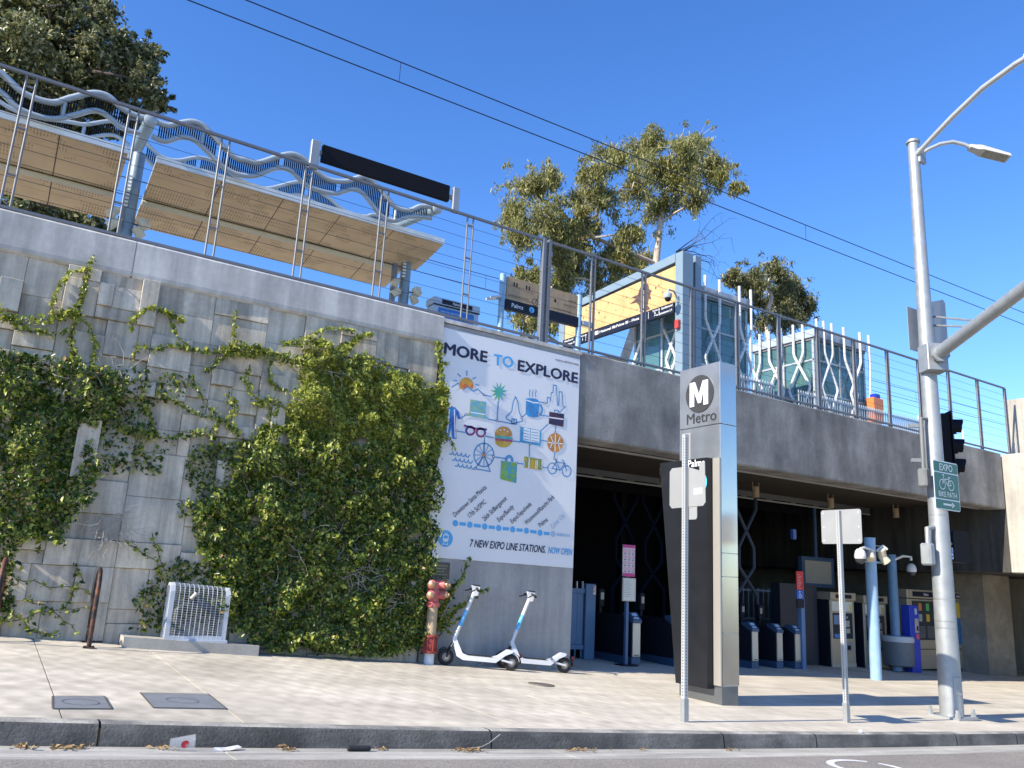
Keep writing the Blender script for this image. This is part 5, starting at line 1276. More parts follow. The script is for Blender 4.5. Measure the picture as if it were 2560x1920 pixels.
def turnstile():
    t = thing('fare_gate', 'x', 'fare gate', (0, 0, 0)); bl = lambda mb, n, m, p=t, **k: mb.build(n, m, p, local=True, **k)
    bl(B(-.10, .10, .02, 1.5, .16, .93, c=.01), 'body', M_dkside); bl(B(-.11, .11, .0, 1.5, 0, .16), 'plinth', M_dkblue)
    bl(B(-.095, .095, -.012, .02, .17, .80, c=.004), 'steel_front', M_stain)
    top = bl(MB().prism([(-.11, -.03, .80), (-.11, .02, .80), (-.11, .28, .93), (-.11, .28, 1.0), (-.11, .12, 1.0), (-.11, -.03, .86)], (.22, 0, 0)), 'reader_top', M_dkblue)
    bl(MB().prism([(-.06, -.005, .875), (.06, -.005, .875), (.06, .095, .978), (-.06, .095, .978)], (0, -.006, .006)), 'card_target', mat('pale_target', (.42, .55, .72), rough=.3), top)
    rd = bl(B(-.07, .07, 1.1, 1.22, 1.05, 1.42, c=.02), 'reader_tower', M_dkside); bl(B(-.04, .04, 1.092, 1.10, 1.2, 1.34), 'reader_screen', mat('grey_screen', (.35, .34, .30), rough=.3), rd)
    bl(B(-.03, .03, 1.14, 1.2, .93, 1.06), 'tower_stem', M_dkside)
    bl(B(-.06, .06, -.016, -.012, .19, .205), 'kick_label', M_dkside)
    return t
spots = [(11.01, 1.25, 'fare gate with steel front beside the pink rules sign'), (12.30, 1.45, 'fare gate half hidden by the left sign post'), (14.87, 1.69, 'leftmost of the three fare gates right of the steel pylon'),
         (16.0, 1.95, 'middle of the three fare gates right of the steel pylon'), (16.70, 2.0, 'rightmost fare gate beside the red and blue sign post')]
tn = turnstile()
cps = [tn]+[copy_tree(tn) for _ in spots[1:]]
for o, (x, y, lb) in zip(cps, spots):
    o.location = (x, y, zg(x, y)); o['label'] = lb; o['group'] = 'fare gates at the station entrance'
cb = thing('gate_cabinet', 'dark blue end cabinet of the fare gates next to the blue gate', 'cabinet', (10.5, 2.2, .5))
B(9.95, 10.55, 2.3, 3.4, .5, 1.52, c=.01).build('body', mat('blue_black_side', (.008, .014, .034), rough=.7, spec=.15), cb); B(10.47, 10.56, 2.28, 2.31, .6, 1.5).build('steel_edge', M_stain, cb); B(10.2, 10.34, 2.6, 2.7, 1.56, 1.95, c=.02).build('reader_tower', M_dkside, cb)

# blue gate at the pier
gt = thing('blue_metal_gate', 'blue ribbed metal gate leaf and post beside the concrete pier', 'gate', (9.9, 2.0, .55))
M_gate = mat('blue_gate_paint', (.09, .18, .31), rough=.5, var=.08)
B(10.28, 10.53, 1.95, 2.1, zg(10.4, 2), 1.99, c=.008).build('post', M_gate, gt)
for z in (.72, 1.80): B(9.0, 10.27, 1.98, 2.06, z, z+.09).build('rail', M_gate, gt)
for k in range(8): B(9.02+k*.155, 9.02+k*.155+.148, 2.0, 2.04-.012*(k % 2), .815, 1.795).build('ribbed_panel', M_gate, gt)
for k in range(9): B(9.06+k*.145, 9.085+k*.145, 2.0, 2.03, 1.89, 2.03).build('picket_tip', mat('pale_picket', (.5, .53, .55), rough=.5), gt); B(9.06+k*.145, 9.085+k*.145, 2.0, 2.03, .56, .72).build('picket_foot', M_gate, gt)
B(10.45, 10.52, 1.942, 1.949, 1.78, 1.96).build('red_notice', mat('red_white_notice', (.6, .25, .2), col2=(.7, .7, .68), mixs=18, var=0), gt)

# pink rules sign on a blue post
ip = thing('rules_sign_post', 'pink rules sign with rows of prohibition symbols above a framed notice', 'sign post', (10.68, 1.14, .5))
z0 = zg(10.68, 1.14)
B(10.65, 10.71, 1.14, 1.20, z0, 2.75).build('post', mat('post_blue', (.07, .13, .25), rough=.5), ip); B(10.5, 10.9, 1.05, 1.3, z0, z0+.03).build('base', M_dkside, ip)
B(10.52, 10.83, 1.115, 1.135, 2.17, 2.78, c=.004).build('sign_board', mat('sign_pink_white', (.66, .58, .58), rough=.5, var=0), ip)
M_pink = mat('magenta_print', (.50, .05, .22), rough=.5, var=0)
B(10.52, 10.83, 1.110, 1.114, 2.72, 2.78).build('pink_header', M_pink, ip); B(10.52, 10.83, 1.110, 1.114, 2.17, 2.235).build('pink_footer', M_pink, ip)
o = Vector((0, 1.1125, 0))
for r_ in range(4):
    for c_ in range(3):
        cx, cz_ = 10.575+c_*.10, 2.66-r_*.115; mb = MB(); mb.ring(cx, cz_, .034, .007, o, UX, UZ, 16); mb.stroke([(cx-.022, cz_+.022), (cx+.022, cz_-.022)], .007, o, UX, UZ); mb.build('prohibition_symbol', M_pink, ip)
        mb = MB(); mb.stroke([(cx-.032, cz_-.055), (cx+.032, cz_-.055)], .012, o, UX, UZ); mb.build('caption_bar', M_ink, ip)
B(10.52, 10.85, 1.10, 1.135, 1.70, 2.145, c=.006).build('notice_frame', M_stain, ip); B(10.54, 10.80, 1.094, 1.099, 1.72, 2.12).build('notice_paper', M_paper, ip)
mb = MB(); o = Vector((0, 1.0925, 0))
for k in range(9): mb.stroke([(10.56, 2.08-k*.036), (10.56+.2*(.6+.4*((k*7) % 5)/5), 2.08-k*.036)], .006, o, UX, UZ)
mb.build('notice_line', mat('grey_print', (.25, .25, .23), var=0), ip)

# red and blue accessibility sign post
rp = thing('access_sign_post', 'narrow blue post with red notice and wheelchair symbol beside the fare gates', 'sign post', (16.9, 1.95, .26))
z0 = zg(16.9, 1.95)
B(16.80, 16.93, 1.95, 2.05, z0, 1.9).build('post', mat('post_blue2', (.10, .19, .36), rough=.5), rp)
B(16.60, 16.85, 1.90, 1.93, 2.10, 2.54).build('red_board', mat('red_notice', (.55, .02, .03), rough=.4), rp); B(16.60, 16.85, 1.90, 1.93, 1.89, 2.095).build('blue_board', mat('access_blue', (.02, .12, .5), rough=.4), rp); B(16.6, 16.85, 1.9, 1.93, 1.68, 1.885).build('black_board', M_navy, rp)
mb = MB(); o = Vector((0, 1.897, 0)); mb.disc(16.70, 2.06, .018, o, UX, UZ, 10); mb.stroke([(16.70, 2.045), (16.705, 1.985), (16.75, 1.98), (16.775, 1.935)], .014, o, UX, UZ); mb.ring(16.715, 1.965, .045, .011, o, UX, UZ, 18, R(150), R(360)); mb.build('wheelchair_symbol', M_wprint, rp)
mb = MB()
for k in range(10): mb.stroke([(16.62, 2.46-k*.036), (16.62+.09+.11*((k*3) % 4)/4, 2.46-k*.036)], .01, o, UX, UZ)
mb.build('red_board_line', mat('pale_red_print', (.7, .4, .4), var=0), rp)
B(16.6, 16.72, 1.96, 2.06, 3.3, 3.55, c=.01).build('blue_beacon', mat('beacon_blue', (.03, .09, .3), rough=.4), rp)

# picket gate behind the fare gates, hanging screen, lattice column
pickets('pale picket barrier seen above the three fare gates under the bridge', 16.1, 19.2, 4.6, zg(17, 4.6)+.85, .95, mat('blue_white_picket', (.24, .30, .36), rough=.5), None, step=.2, name='inner_picket_barrier')
sc_ = thing('hanging_screen', 'grey display screen in a dark frame hanging under the bridge', 'screen', (20.1, 4.0, 2.3))
B(19.45, 20.85, 4.0, 4.15, 2.2, 3.05, c=.01).build('frame', M_dkblue, sc_); B(19.56, 20.70, 3.985, 3.999, 2.31, 2.94).build('screen', mat('screen_grey', (.36, .33, .27), rough=.35, var=.06), sc_); B(20.1, 20.2, 4.05, 4.1, 3.05, 4.9).build('hanger', M_dkblue, sc_)
def lattice(label, x0, y):
    t = thing('lattice_screen', label, 'lattice', (x0, y, .4), group='blue bent tube lattices under the bridge')
    mtl = mat('lattice_blue', (.018, .036, .07), rough=.5) if y < 4 else mat('lattice_shaded_blue', (.006, .010, .022), rough=.9, spec=.05)  # the deeper lattice gets a darker copy, its shade put into the blue
    for i, (dx, s) in enumerate(((0, 1), (.75, -1), (.95, 1), (1.7, -1))):
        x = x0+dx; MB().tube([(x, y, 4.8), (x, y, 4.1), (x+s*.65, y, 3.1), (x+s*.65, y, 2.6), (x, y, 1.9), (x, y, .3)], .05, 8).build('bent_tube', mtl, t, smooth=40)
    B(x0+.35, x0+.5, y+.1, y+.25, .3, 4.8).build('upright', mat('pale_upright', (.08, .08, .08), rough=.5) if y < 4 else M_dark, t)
    return t
lattice('blue bent tube lattice just right of the steel pylon under the bridge', 15.2, 3.4)
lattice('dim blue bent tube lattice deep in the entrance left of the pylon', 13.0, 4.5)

# ticket machines
def tvm():
    t = thing('ticket_machine', 'x', 'ticket machine', (0, 0, 0)); bl = lambda mb, n, m, p=t, **k: mb.build(n, m, p, local=True, **k)
    W = .5
    bl(B(-W-.02, W, .03, .75, 0, 1.75), 'cabinet', M_dkside); bl(B(-W, W, 0, .03, .03, 1.70, c=.006), 'front_panel', M_tvm); bl(B(-W, W, -.01, .05, 0, .10), 'kick_plate', M_stain)
    h = bl(B(-W-.03, W+.02, -.06, .7, 1.70, 1.90, c=.01), 'header', M_tvm); bl(B(-W+.17, W-.17, -.066, -.061, 1.75, 1.85), 'header_display', M_navy, h)
    bl(B(-W+.08, W-.08, -.006, -.001, 1.42, 1.66), 'notice_strip', M_paper); bl(B(W-.2, W-.1, -.01, -.007, 1.44, 1.60), 'yellow_tag', mat('yellow_tag', (.6, .5, .15), var=0))
    s = bl(B(-W+.10, W-.10, -.012, -.001, .72, 1.37), 'control_window', M_screen); bl(B(-W+.12, -.06, -.018, -.0125, 1.08, 1.32), 'touch_screen', mat('touch_blue', (.18, .26, .42), rough=.2), s)
    bl(B(.1, .26, -.02, -.0125, 1.02, 1.18), 'coin_plate', M_stain, s); bl(B(.12, .27, -.02, -.0125, .86, .98), 'card_slot', M_stain, s); bl(B(-W+.13, -.12, -.018, -.0125, .74, .84), 'blue_tray', mat('tray_blue', (.05, .2, .5), rough=.3), s)
    bl(MB().lathe([(.03, 0), (.03, .015)], .16, -.012, 1.26, 12, axis=(0, -1, 0)), 'coin_button', M_stain, s)
    tr_ = bl(B(-.06, .34, -.03, -.001, .40, .62, c=.008), 'ticket_tray', mat('tray_grey', (.3, .33, .36), rough=.4, metal=.4)); bl(B(.12, .26, -.034, -.0305, .44, .55), 'tray_opening', M_black, tr_)
    for x in (-W+.02, W-.05): bl(B(x, x+.025, -.01, -.001, .12, 1.69), 'edge_strip', M_stain)
    return t
tv = tvm(); tv2 = copy_tree(tv)
for o, x, lb in ((tv, 19.40, 'ticket machine partly hidden by the shorter sign post'), (tv2, 20.80, 'ticket machine partly hidden by the pale blue camera pole')):
    o.location = (x, 2.72, zg(x, 2.7)); o['label'] = lb; o['group'] = 'ticket machines under the bridge'
pn = thing('dark_machine_bay', 'large dark panel bay beside the ticket machines', 'panel', (18.1, 3.2, .2))
B(17.3, 18.75, 3.0, 3.3, zg(18, 3), 2.25).build('panel', mat('blue_black_bay', (.012, .018, .035), rough=.5), pn)

# long map case by the abutment
x0, x1 = 21.98, 25.2; z0 = zg(23.5, 2.5)
mc = map_case('long_map_case', 'long steel map case headed Palms with dark and yellow posters by the abutment', x0, x1, 2.5, z0+.06, 2.29, .24, M_tvm, None, depth=.5)
for a, b in ((22.22, 23.4), (24.1, 24.9)): B(a, b, 2.47, 2.479, 2.1, 2.24).build('name_strip', M_navy, mc)
text('Palms', (22.75, 2.468, 2.135), UX, UZ, .1, M_wprint, mc, bold=.02); text('Palms', (24.4, 2.468, 2.135), UX, UZ, .1, M_wprint, mc, bold=.02)
B(22.2, 23.55, 2.488, 2.499, .92, 1.98).build('dark_poster', mat('dark_poster', (.025, .035, .04), rough=.25, var=.1), mc)
B(24.05, 25.06, 2.488, 2.499, 1.55, 1.97).build('yellow_poster', mat('yellow_poster', (.6, .43, .06), rough=.3), mc); B(24.05, 25.06, 2.488, 2.499, .8, 1.545).build('blue_poster', mat('blue_poster2', (.03, .16, .38), rough=.3, var=.3, scale=2), mc)
for i, (cc, cl) in enumerate((((.55, .2, .05), 0), ((.1, .4, .1), 1), ((.55, .12, .05), 2), ((.3, .33, .35), 3), ((.6, .4, .05), 4))):
    xx = 22.48+(i % 3)*.36; zz_ = 1.72 if i < 2 else 1.42
    B(xx, xx+.15, 2.483, 2.4875, zz_, zz_+.2).build('route_patch', mat('patch_%d' % cl, cc, var=0), mc)
mb = MB(); o = Vector((0, 2.486, 0))
for k in range(11): mb.stroke([(22.4, 1.28-k*.03), (22.75, 1.28-k*.03)], .008, o, UX, UZ); mb.stroke([(22.85, 1.28-k*.03), (23.35, 1.28-k*.03)], .008, o, UX, UZ)
mb.build('small_print', mat('dim_print', (.3, .3, .3), var=0), mc)
B(x0, x1, 2.494, 2.499, .66, .68).build('seam', M_black, mc); B(x0+.05, x1-.05, 2.55, 2.9, z0, z0+.06).build('foot', M_dkside, mc)

vb = thing('blue_validator', 'bright blue fare validator pillar in front of the map case', 'validator', (21.55, 1.95, .12))
z0 = zg(21.5, 1.95)
B(21.2, 21.62, 1.95, 2.2, z0, 1.86, c=.01).build('pillar', M_blue, vb); B(21.40, 21.56, 1.935, 1.949, 1.15, 1.52, c=.003).build('reader', M_stain, vb); B(21.46, 21.53, 1.93, 1.9345, 1.2, 1.32).build('slot', M_black, vb); B(21.44, 21.56, 1.942, 1.949, .98, 1.12).build('red_tag', mat('red_tag', (.6, .1, .1), var=0), vb); B(21.42, 21.52, 1.942, 1.949, 1.62, 1.78).build('badge', mat('pale_badge', (.35, .4, .5), var=0), vb)
tb = thing('mesh_trash_bin', 'grey perforated metal trash bin with bag beside the blue validator', 'trash bin', (20.95, 2.0, .14))
z0 = zg(20.9, 2.0)
MB().lathe([(.34, .14), (.385, .17), (.40, .8), (.40, .82)], 20.9, 2.15, z0, 24).build('body', mat('mesh_grey', (.14, .155, .17), rough=.6, metal=.2, var=.35, scale=45), tb, smooth=40)
MB().lathe([(.405, .76), (.415, .82), (.40, .9), (.36, .91)], 20.9, 2.15, z0, 24).build('bag_rim', mat('bag_plastic', (.42, .46, .5), rough=.3), tb, smooth=40); MB().tube([(20.9, 2.15, z0), (20.9, 2.15, z0+.2)], .05, 8).build('foot', M_steelgrey, tb)

# camera poles
def cam_dome(p, parent, d=None):
    h = MB().lathe([(.0, .20), (.06, .19), (.11, .14), (.13, .06), (.13, 0), (.115, -.03)], p[0], p[1], p[2], 18).build('camera_housing', M_white, parent, smooth=40)
    MB().lathe([(.11, -.03), (.10, -.09), (.05, -.14), (.0, -.15)], p[0], p[1], p[2], 18).build('camera_dome', mat('smoke_dome', (.05, .05, .055), rough=.15), h, smooth=40)
cpz = zg(17.3, .35)
cp = thing('camera_pole', 'sunlit pale blue pole topped with cream floodlights and a dome camera', 'camera pole', (17.3, .35, cpz))
px = 17.35
MB().tube([(px, .4, cpz), (px, .4, cpz+3.14)], .125, 20).build('pole', M_ltblue, cp, smooth=50); MB().lathe([(.13, 0), (.13, .03), (.02, .04)], px, .4, cpz+3.12, 20).build('cap', M_ltblue, cp)
for dx, dz, d in ((-.22, 2.72, (-.5, -.5, -.8)), (.30, 2.68, (.5, -.4, -.8)), (.22, 2.82, (.4, .2, -.6))): floodlight((px+dx, .25, cpz+dz), d, cp)
MB().tube([(px-.35, .35, cpz+2.6), (px+.4, .35, cpz+2.6)], .025, 8).build('light_bar', M_ltblue, cp); MB().tube([(px+.1, .3, cpz+2.85), (px+.2, .2, cpz+2.98), (px+.28, .15, cpz+2.9)], .03, 8).build('camera_arm', M_white, cp)
MB().tube([(px, .3, cpz+2.85), (px-.5, .2, cpz+2.9), (px-.72, .15, cpz+2.85)], .03, 8).build('camera_arm', M_white, cp); cam_dome((px-.74, .15, cpz+2.66), cp)
cq = thing('camera_pole', 'blue pole with curved arm and white dome camera in the shade', 'camera pole', (20.2, 2.0, .2))
qz = zg(20.0, 1.95); qx = atX(2222, 1400, 18.5)
bp2 = at(2225, 1330, 2.1)
MB().tube([(bp2.x, 2.1, qz), (bp2.x, 2.1, at(2222, 1386, 2.1).z)], .12, 18).build('pole', mat('shade_blue', (.11, .22, .36), rough=.45), cq, smooth=50)
e1 = at(2277, 1392, 2.0); e0 = at(2238, 1403, 2.0)
MB().tube([(bp2.x, 2.05, e0.z), (e0.x, 2.0, e0.z+.05), ((e0.x+e1.x)/2, 2.0, e1.z), (e1.x, 2.0, e1.z), (e1.x, 2.0, e1.z-.1)], .035, 10).build('arm', M_white, cq, smooth=50)
cam_dome((e1.x, 2.0, e1.z-.38), cq)
# ------------------------------------------------------------------ vegetation
def leaves_mesh(name, C_, N_, T_, L_, W_, m, parent, fold=.25):
    """C centres, N normals, T tip directions (all n x 3), L lengths, W widths: one folded blade per leaf"""
    n = len(C_)
    S_ = np.cross(N_, T_); S_ /= np.linalg.norm(S_, axis=1, keepdims=True)+1e-9
    Nn = np.cross(T_, S_); Nn /= np.linalg.norm(Nn, axis=1, keepdims=True)+1e-9
    L_ = L_[:, None]; W_ = W_[:, None]
    base = C_-T_*L_*.5; tip = C_+T_*L_*.5-Nn*L_*.12
    a = C_-T_*L_*.08+S_*W_*.5+Nn*W_*fold; b = C_-T_*L_*.08-S_*W_*.5+Nn*W_*fold
    v = np.stack([base, a, tip, b], 1).reshape(-1, 3) - np.array(WLOC[parent])
    me = bpy.data.meshes.new(name); me.vertices.add(n*4); me.vertices.foreach_set('co', v.astype(np.float32).ravel())
    idx = np.arange(n)[:, None]*4
    f = np.concatenate([idx+np.array([0, 1, 2]), idx+np.array([0, 2, 3])], 1).astype(np.int32).ravel()
    me.loops.add(n*6); me.loops.foreach_set('vertex_index', f); me.polygons.add(n*2)
    me.polygons.foreach_set('loop_start', np.arange(0, n*6, 3, dtype=np.int32)); me.polygons.foreach_set('loop_total', np.full(n*2, 3, dtype=np.int32))
    me.update(calc_edges=True); me.validate(); me.materials.append(m)
    o = bpy.data.objects.new(name, me); COL.objects.link(o); o.parent = parent; WLOC[o] = WLOC[parent]; return o
nr = np.random.default_rng(5)
def unit(a): return a/(np.linalg.norm(a, axis=-1, keepdims=True)+1e-9)
M_ivy = leaf_mat('ivy_leaf', (.018, .045, .006), (.10, .17, .02), transl=.33, rough=.32, young=(.52, .53, .10))
M_ivy2 = leaf_mat('young_sunlit_ivy_leaf', (.11, .16, .018), (.38, .41, .06), transl=.4, rough=.4, young=(.60, .58, .15))  # young runner leaves, and sunlit highlights painted on the outer leaves
M_dry = leaf_mat('dry_leaf', (.20, .11, .05), (.40, .27, .12), transl=.2, rough=.7, young=(.55, .42, .22))
M_stem = mat('vine_stem', (.12, .09, .05), rough=.8, var=.2)
M_twig = mat('dry_grey_twig', (.34, .31, .27), rough=.8, var=.15)

def inpoly(x, y, poly):
    c = False; n = len(poly); j = n-1
    for i in range(n):
        if (poly[i][1] > y) != (poly[j][1] > y) and x < (poly[j][0]-poly[i][0])*(y-poly[i][1])/(poly[j][1]-poly[i][1])+poly[i][0]: c = not c
        j = i
    return c
def z5(x, y): return (x/2.592, 560+y/2.592)
def z6_(x, y): return (560+x/2.592, 640+y/2.592)
def z7_(x, y): return (x/2.592, 1280+y/2.592)
def z8_(x, y): return (560+x/2.592, 1280+y/2.592)
def wallpt(p): q = at(p[0], p[1], -.03); return (q.x, q.z)

def ivy(label, loc, polys, strands, twigs, nleaf, thick, young_z, base_pts=None):
    t = thing('climbing_vine', label, 'climbing plant', loc)
    C_, M_ = [], []
    # masses on the wall
    for poly, dens, thk in polys:
        wp = [wallpt(p) for p in poly]; xs = [p[0] for p in wp]; zs = [p[1] for p in wp]
        area = (max(xs)-min(xs))*(max(zs)-min(zs)); n = int(area*dens)
        for _ in range(n):
            x = rnd.uniform(min(xs), max(xs)); z = rnd.uniform(min(zs), max(zs))
            jx = x+.10*nz(x*5, z*5, 1)+rnd.gauss(0, .035); jz = z+.10*nz(x*5, z*5, 8)+rnd.gauss(0, .035)
            if not inpoly(jx, jz, wp): continue
            g = nz(x*1.7, z*1.7, 3)*.6+nz(x*4.5, z*4.5, 7)*.5
            if g < (-.52 if dens > 2000 else -.30)+rnd.uniform(-.1, .1): continue
            if z < zg(x, 0)+.03: continue
            d = thk*(.12+1.1*max(0, .45+1.1*nz(x*2.4, z*2.4, 11)+.55*nz(x*7, z*7, 2)))
            y = -.09-d*(rnd.random()**.4)
            C_.append((x, y, z))
    nmass = len(C_)
    # runners
    mb = MB()
    for pts, dens, spread in strands:
        wp = [Vector(wallpt(p)) for p in pts]
        fine = [wp[0]]
        for a, b in zip(wp[:-1], wp[1:]):
            m_ = max(int((b-a).length/.08), 1)
            for k in range(1, m_+1):
                q = a+(b-a)*k/m_; q += Vector((nz(q.x*6, q.y*6, 5), nz(q.x*6, q.y*6, 9)))*.05; fine.append(q)
        MB().tube([(q.x, -.125-.02*nz(q.x*3, q.y*3), q.y) for q in fine], [.007*(1-.6*i/len(fine)) for i in range(len(fine))], 5).build('runner_stem', M_stem, t)
        for a, b in zip(fine[:-1], fine[1:]):
            for _ in range(max(1, int((b-a).length*dens*(.6+.8*max(0, .5+nz(a.x*2, a.y*2, 4)))))):
                q = a+(b-a)*rnd.random(); C_.append((q.x+rnd.gauss(0, spread), -.13-abs(rnd.gauss(0, .03)), q.y+rnd.gauss(0, spread)))
    for poly, dens, thk in polys[:1]:             # woody stems climbing through the mass
        wp = [wallpt(p) for p in poly]; xs = [p[0] for p in wp]; zs = [p[1] for p in wp]
        for k in range(int(9*(max(xs)-min(xs)))):
            x = rnd.uniform(min(xs), max(xs)); z = rnd.uniform(min(zs), (min(zs)+max(zs))/2); a_ = math.pi/2+rnd.gauss(0, .4); pts = []
            for s in range(rnd.randint(8, 20)):
                if not inpoly(x, z, wp) or z < zg(x, 0): break
                pts.append((x, -.12-.10*abs(nz(x*3, z*3, 6)), z)); a_ += rnd.gauss(0, .28)+.1*(math.pi/2-a_); x += .09*math.cos(a_); z += .09*math.sin(a_)
            if len(pts) > 4: MB().tube(pts, [.011*(1-.7*i/len(pts)) for i in range(len(pts))], 5).build('woody_stem', M_stem if k % 3 else M_twig, t)
    C_ = np.array(C_); n = len(C_)
    N_ = unit(np.stack([nr.normal(-.32, .6, n), nr.normal(-.7, .35, n), nr.normal(.42, .5, n)], 1))
    T_ = unit(np.stack([nr.normal(0, .7, n), nr.normal(-.35, .4, n), nr.normal(-.25, .7, n)], 1))
    L_ = .028+.066*nr.random(n)**1.6; W_ = L_*nr.uniform(.5, .72, n)
    yl = (C_[:, 2]+.25*nr.normal(size=n) > young_z) | (np.arange(n) >= nmass)*(nr.random(n) < .6) | (nr.random(n) < .04) | ((C_[:, 1] < -.16) & (nr.random(n) < .22))  # outermost leaves get the bright colour as painted sun highlights
    a = leaves_mesh('foliage', C_[~yl], N_[~yl], T_[~yl], L_[~yl], W_[~yl], M_ivy, t); a['kind'] = 'stuff'
    dd = ~yl & (nr.random(n) < .035)
    e_ = leaves_mesh('dead_foliage', C_[dd]+np.array([0, -.01, 0]), N_[dd], T_[dd], L_[dd], W_[dd]*.8, M_dry, t); e_['kind'] = 'stuff'
    b = leaves_mesh('young_sunlit_foliage', C_[yl], N_[yl], T_[yl], L_[yl]*1.05, W_[yl], M_ivy2, t); b['kind'] = 'stuff'
    mb = MB(); k = 0
    for cx, cy, w, h, cnt in twigs:
        for _ in range(cnt):
            p = Vector(wallpt((cx+rnd.gauss(0, w*.45), cy+rnd.gauss(0, h*.4)))); pts = [(p.x, -.2, p.y)]; a_ = rnd.uniform(0, 6.28); y = -.22
            for s in range(5):
                a_ += rnd.gauss(0, .5); p = p+Vector((math.cos(a_), math.sin(a_)))*rnd.uniform(.04, .10); y += rnd.gauss(0, .02); pts.append((p.x, min(y, -.1), p.y))
            mb.tube(pts, [.0045, .004, .0035, .003, .0025, .002], 4)
    if twigs: mb.build('dry_twig', M_twig, t)['kind'] = 'stuff'
    return t

left_poly = [z5(-60, 820), z5(120, 860), z5(200, 830), z5(330, 900), z5(470, 900), z5(560, 960), z5(760, 985), z5(850, 1040), z5(760, 1130), z5(740, 1240), z5(620, 1330), z5(560, 1480), z5(640, 1560), z5(640, 1659), z7_(500, 20), z7_(380, 180), z7_(230, 210), z7_(120, 300), z7_(60, 420), z7_(40, 640), z7_(-60, 780)]
left_thin = [z5(560, 960), z5(900, 950), z5(1250, 1000), z5(1230, 1080), z5(950, 1200), z5(1000, 1400), z5(1100, 1560), z5(900, 1640), z5(640, 1600), z5(600, 1350), z5(750, 1200)]
ls = [([z5(480, 900), z5(450, 780), z5(500, 600), z5(530, 470), z5(560, 310), z5(600, 225)], 190, .018), ([z5(330, 640), z5(360, 450), z5(440, 340), z5(560, 320)], 110, .016), ([z5(0, 560), z5(60, 640), z5(280, 640), z5(420, 600), z5(520, 620)], 170, .03),
      ([z5(350, 620), z5(470, 570), z5(510, 610)], 230, .03), ([z5(850, 710), z5(840, 640), z5(930, 570), z5(1080, 580), z5(1180, 640)], 230, .018), ([z5(590, 940), z5(605, 800), z5(590, 700), z5(520, 630)], 120, .016),
      ([z5(0, 620), z5(200, 700), z5(330, 730), z5(480, 690)], 140, .02), ([z5(930, 810), z5(1100, 800), z5(1250, 830), z5(1450, 850), z5(1659, 870)], 170, .02), ([z5(860, 900), z5(890, 780)], 90, .014), ([z5(1090, 610), z5(1140, 760), z5(1250, 830)], 90, .016),
      ([z5(1300, 970), z5(1450, 880), z5(1500, 760), z5(1500, 660), z5(1520, 590)], 170, .018), ([z5(1500, 800), z5(1600, 800), z5(1659, 810)], 160, .025), ([z5(900, 1000), z5(930, 1200), z5(980, 1330), z5(900, 1500)], 120, .02),
      ([z5(1230, 1000), z5(1300, 1150), z5(1400, 1280), z5(1350, 1420)], 140, .025), ([z5(1000, 1080), z5(1120, 1160), z5(1280, 1240), z5(1440, 1280)], 120, .02), ([z5(700, 1300), z5(900, 1350), z5(1100, 1390), z5(1300, 1360)], 150, .03),
      ([z7_(100, 430), z7_(230, 440), z7_(300, 480), z7_(500, 490), z7_(590, 540)], 30, .016), ([z7_(150, 560), z7_(280, 600), z7_(470, 720), z7_(480, 790)], 45, .02), ([z7_(60, 640), z7_(200, 760), z7_(400, 790)], 60, .025), ([z7_(490, 330), z7_(520, 430), z7_(440, 560), z7_(400, 640)], 60, .02),
      ([z7_(0, 700), z7_(160, 700), z7_(300, 640), z7_(590, 620)], 45, .02), ([z7_(980, 140), z7_(1020, 280), z7_(1080, 380), z7_(1200, 330)], 60, .02), ([z7_(800, 180), z7_(900, 260), z7_(1000, 320), z7_(1080, 420)], 70, .025)]
ivy('dark green climbing ivy clump spreading from the left edge of the wall', (-.3, -.1, 1.0), [(left_poly, 3000, .22), (left_thin, 1000, .06)], ls, [(280, 1320, 60, 40, 46), (180, 960, 60, 40, 12), (300, 930, 60, 30, 14)], 0, .2, 4.6)

mid_poly = [z6_(500, 600), z6_(640, 560), z6_(720, 640), z6_(860, 660), z6_(1000, 760), z6_(1180, 800), z6_(1300, 850), z6_(1390, 840), z6_(1430, 900), z6_(1420, 1100), z6_(1380, 1230), z6_(1350, 1400), z6_(1370, 1600), z8_(1340, 60), z8_(1320, 300), z8_(1300, 560), z8_(1290, 860), z8_(1020, 930), z8_(700, 890), z8_(300, 880), z8_(150, 830), z8_(60, 700), z7_(1520, 800), z7_(1420, 600), z7_(1330, 300), z7_(1230, 30), z6_(0, 1500), z6_(90, 1350), z6_(200, 1180), z6_(330, 1000), z6_(480, 880)]
mid_thin = [z7_(860, 560), z7_(1000, 420), z7_(1200, 300), z7_(1400, 340), z7_(1520, 700), z7_(1040, 780), z7_(850, 740), z7_(960, 660)]
mid_thin2 = [z5(1200, 1440), z5(1659, 1380), z6_(330, 1000), z6_(0, 1560), z7_(1250, 60), z7_(1150, 20), z5(1240, 1640)]
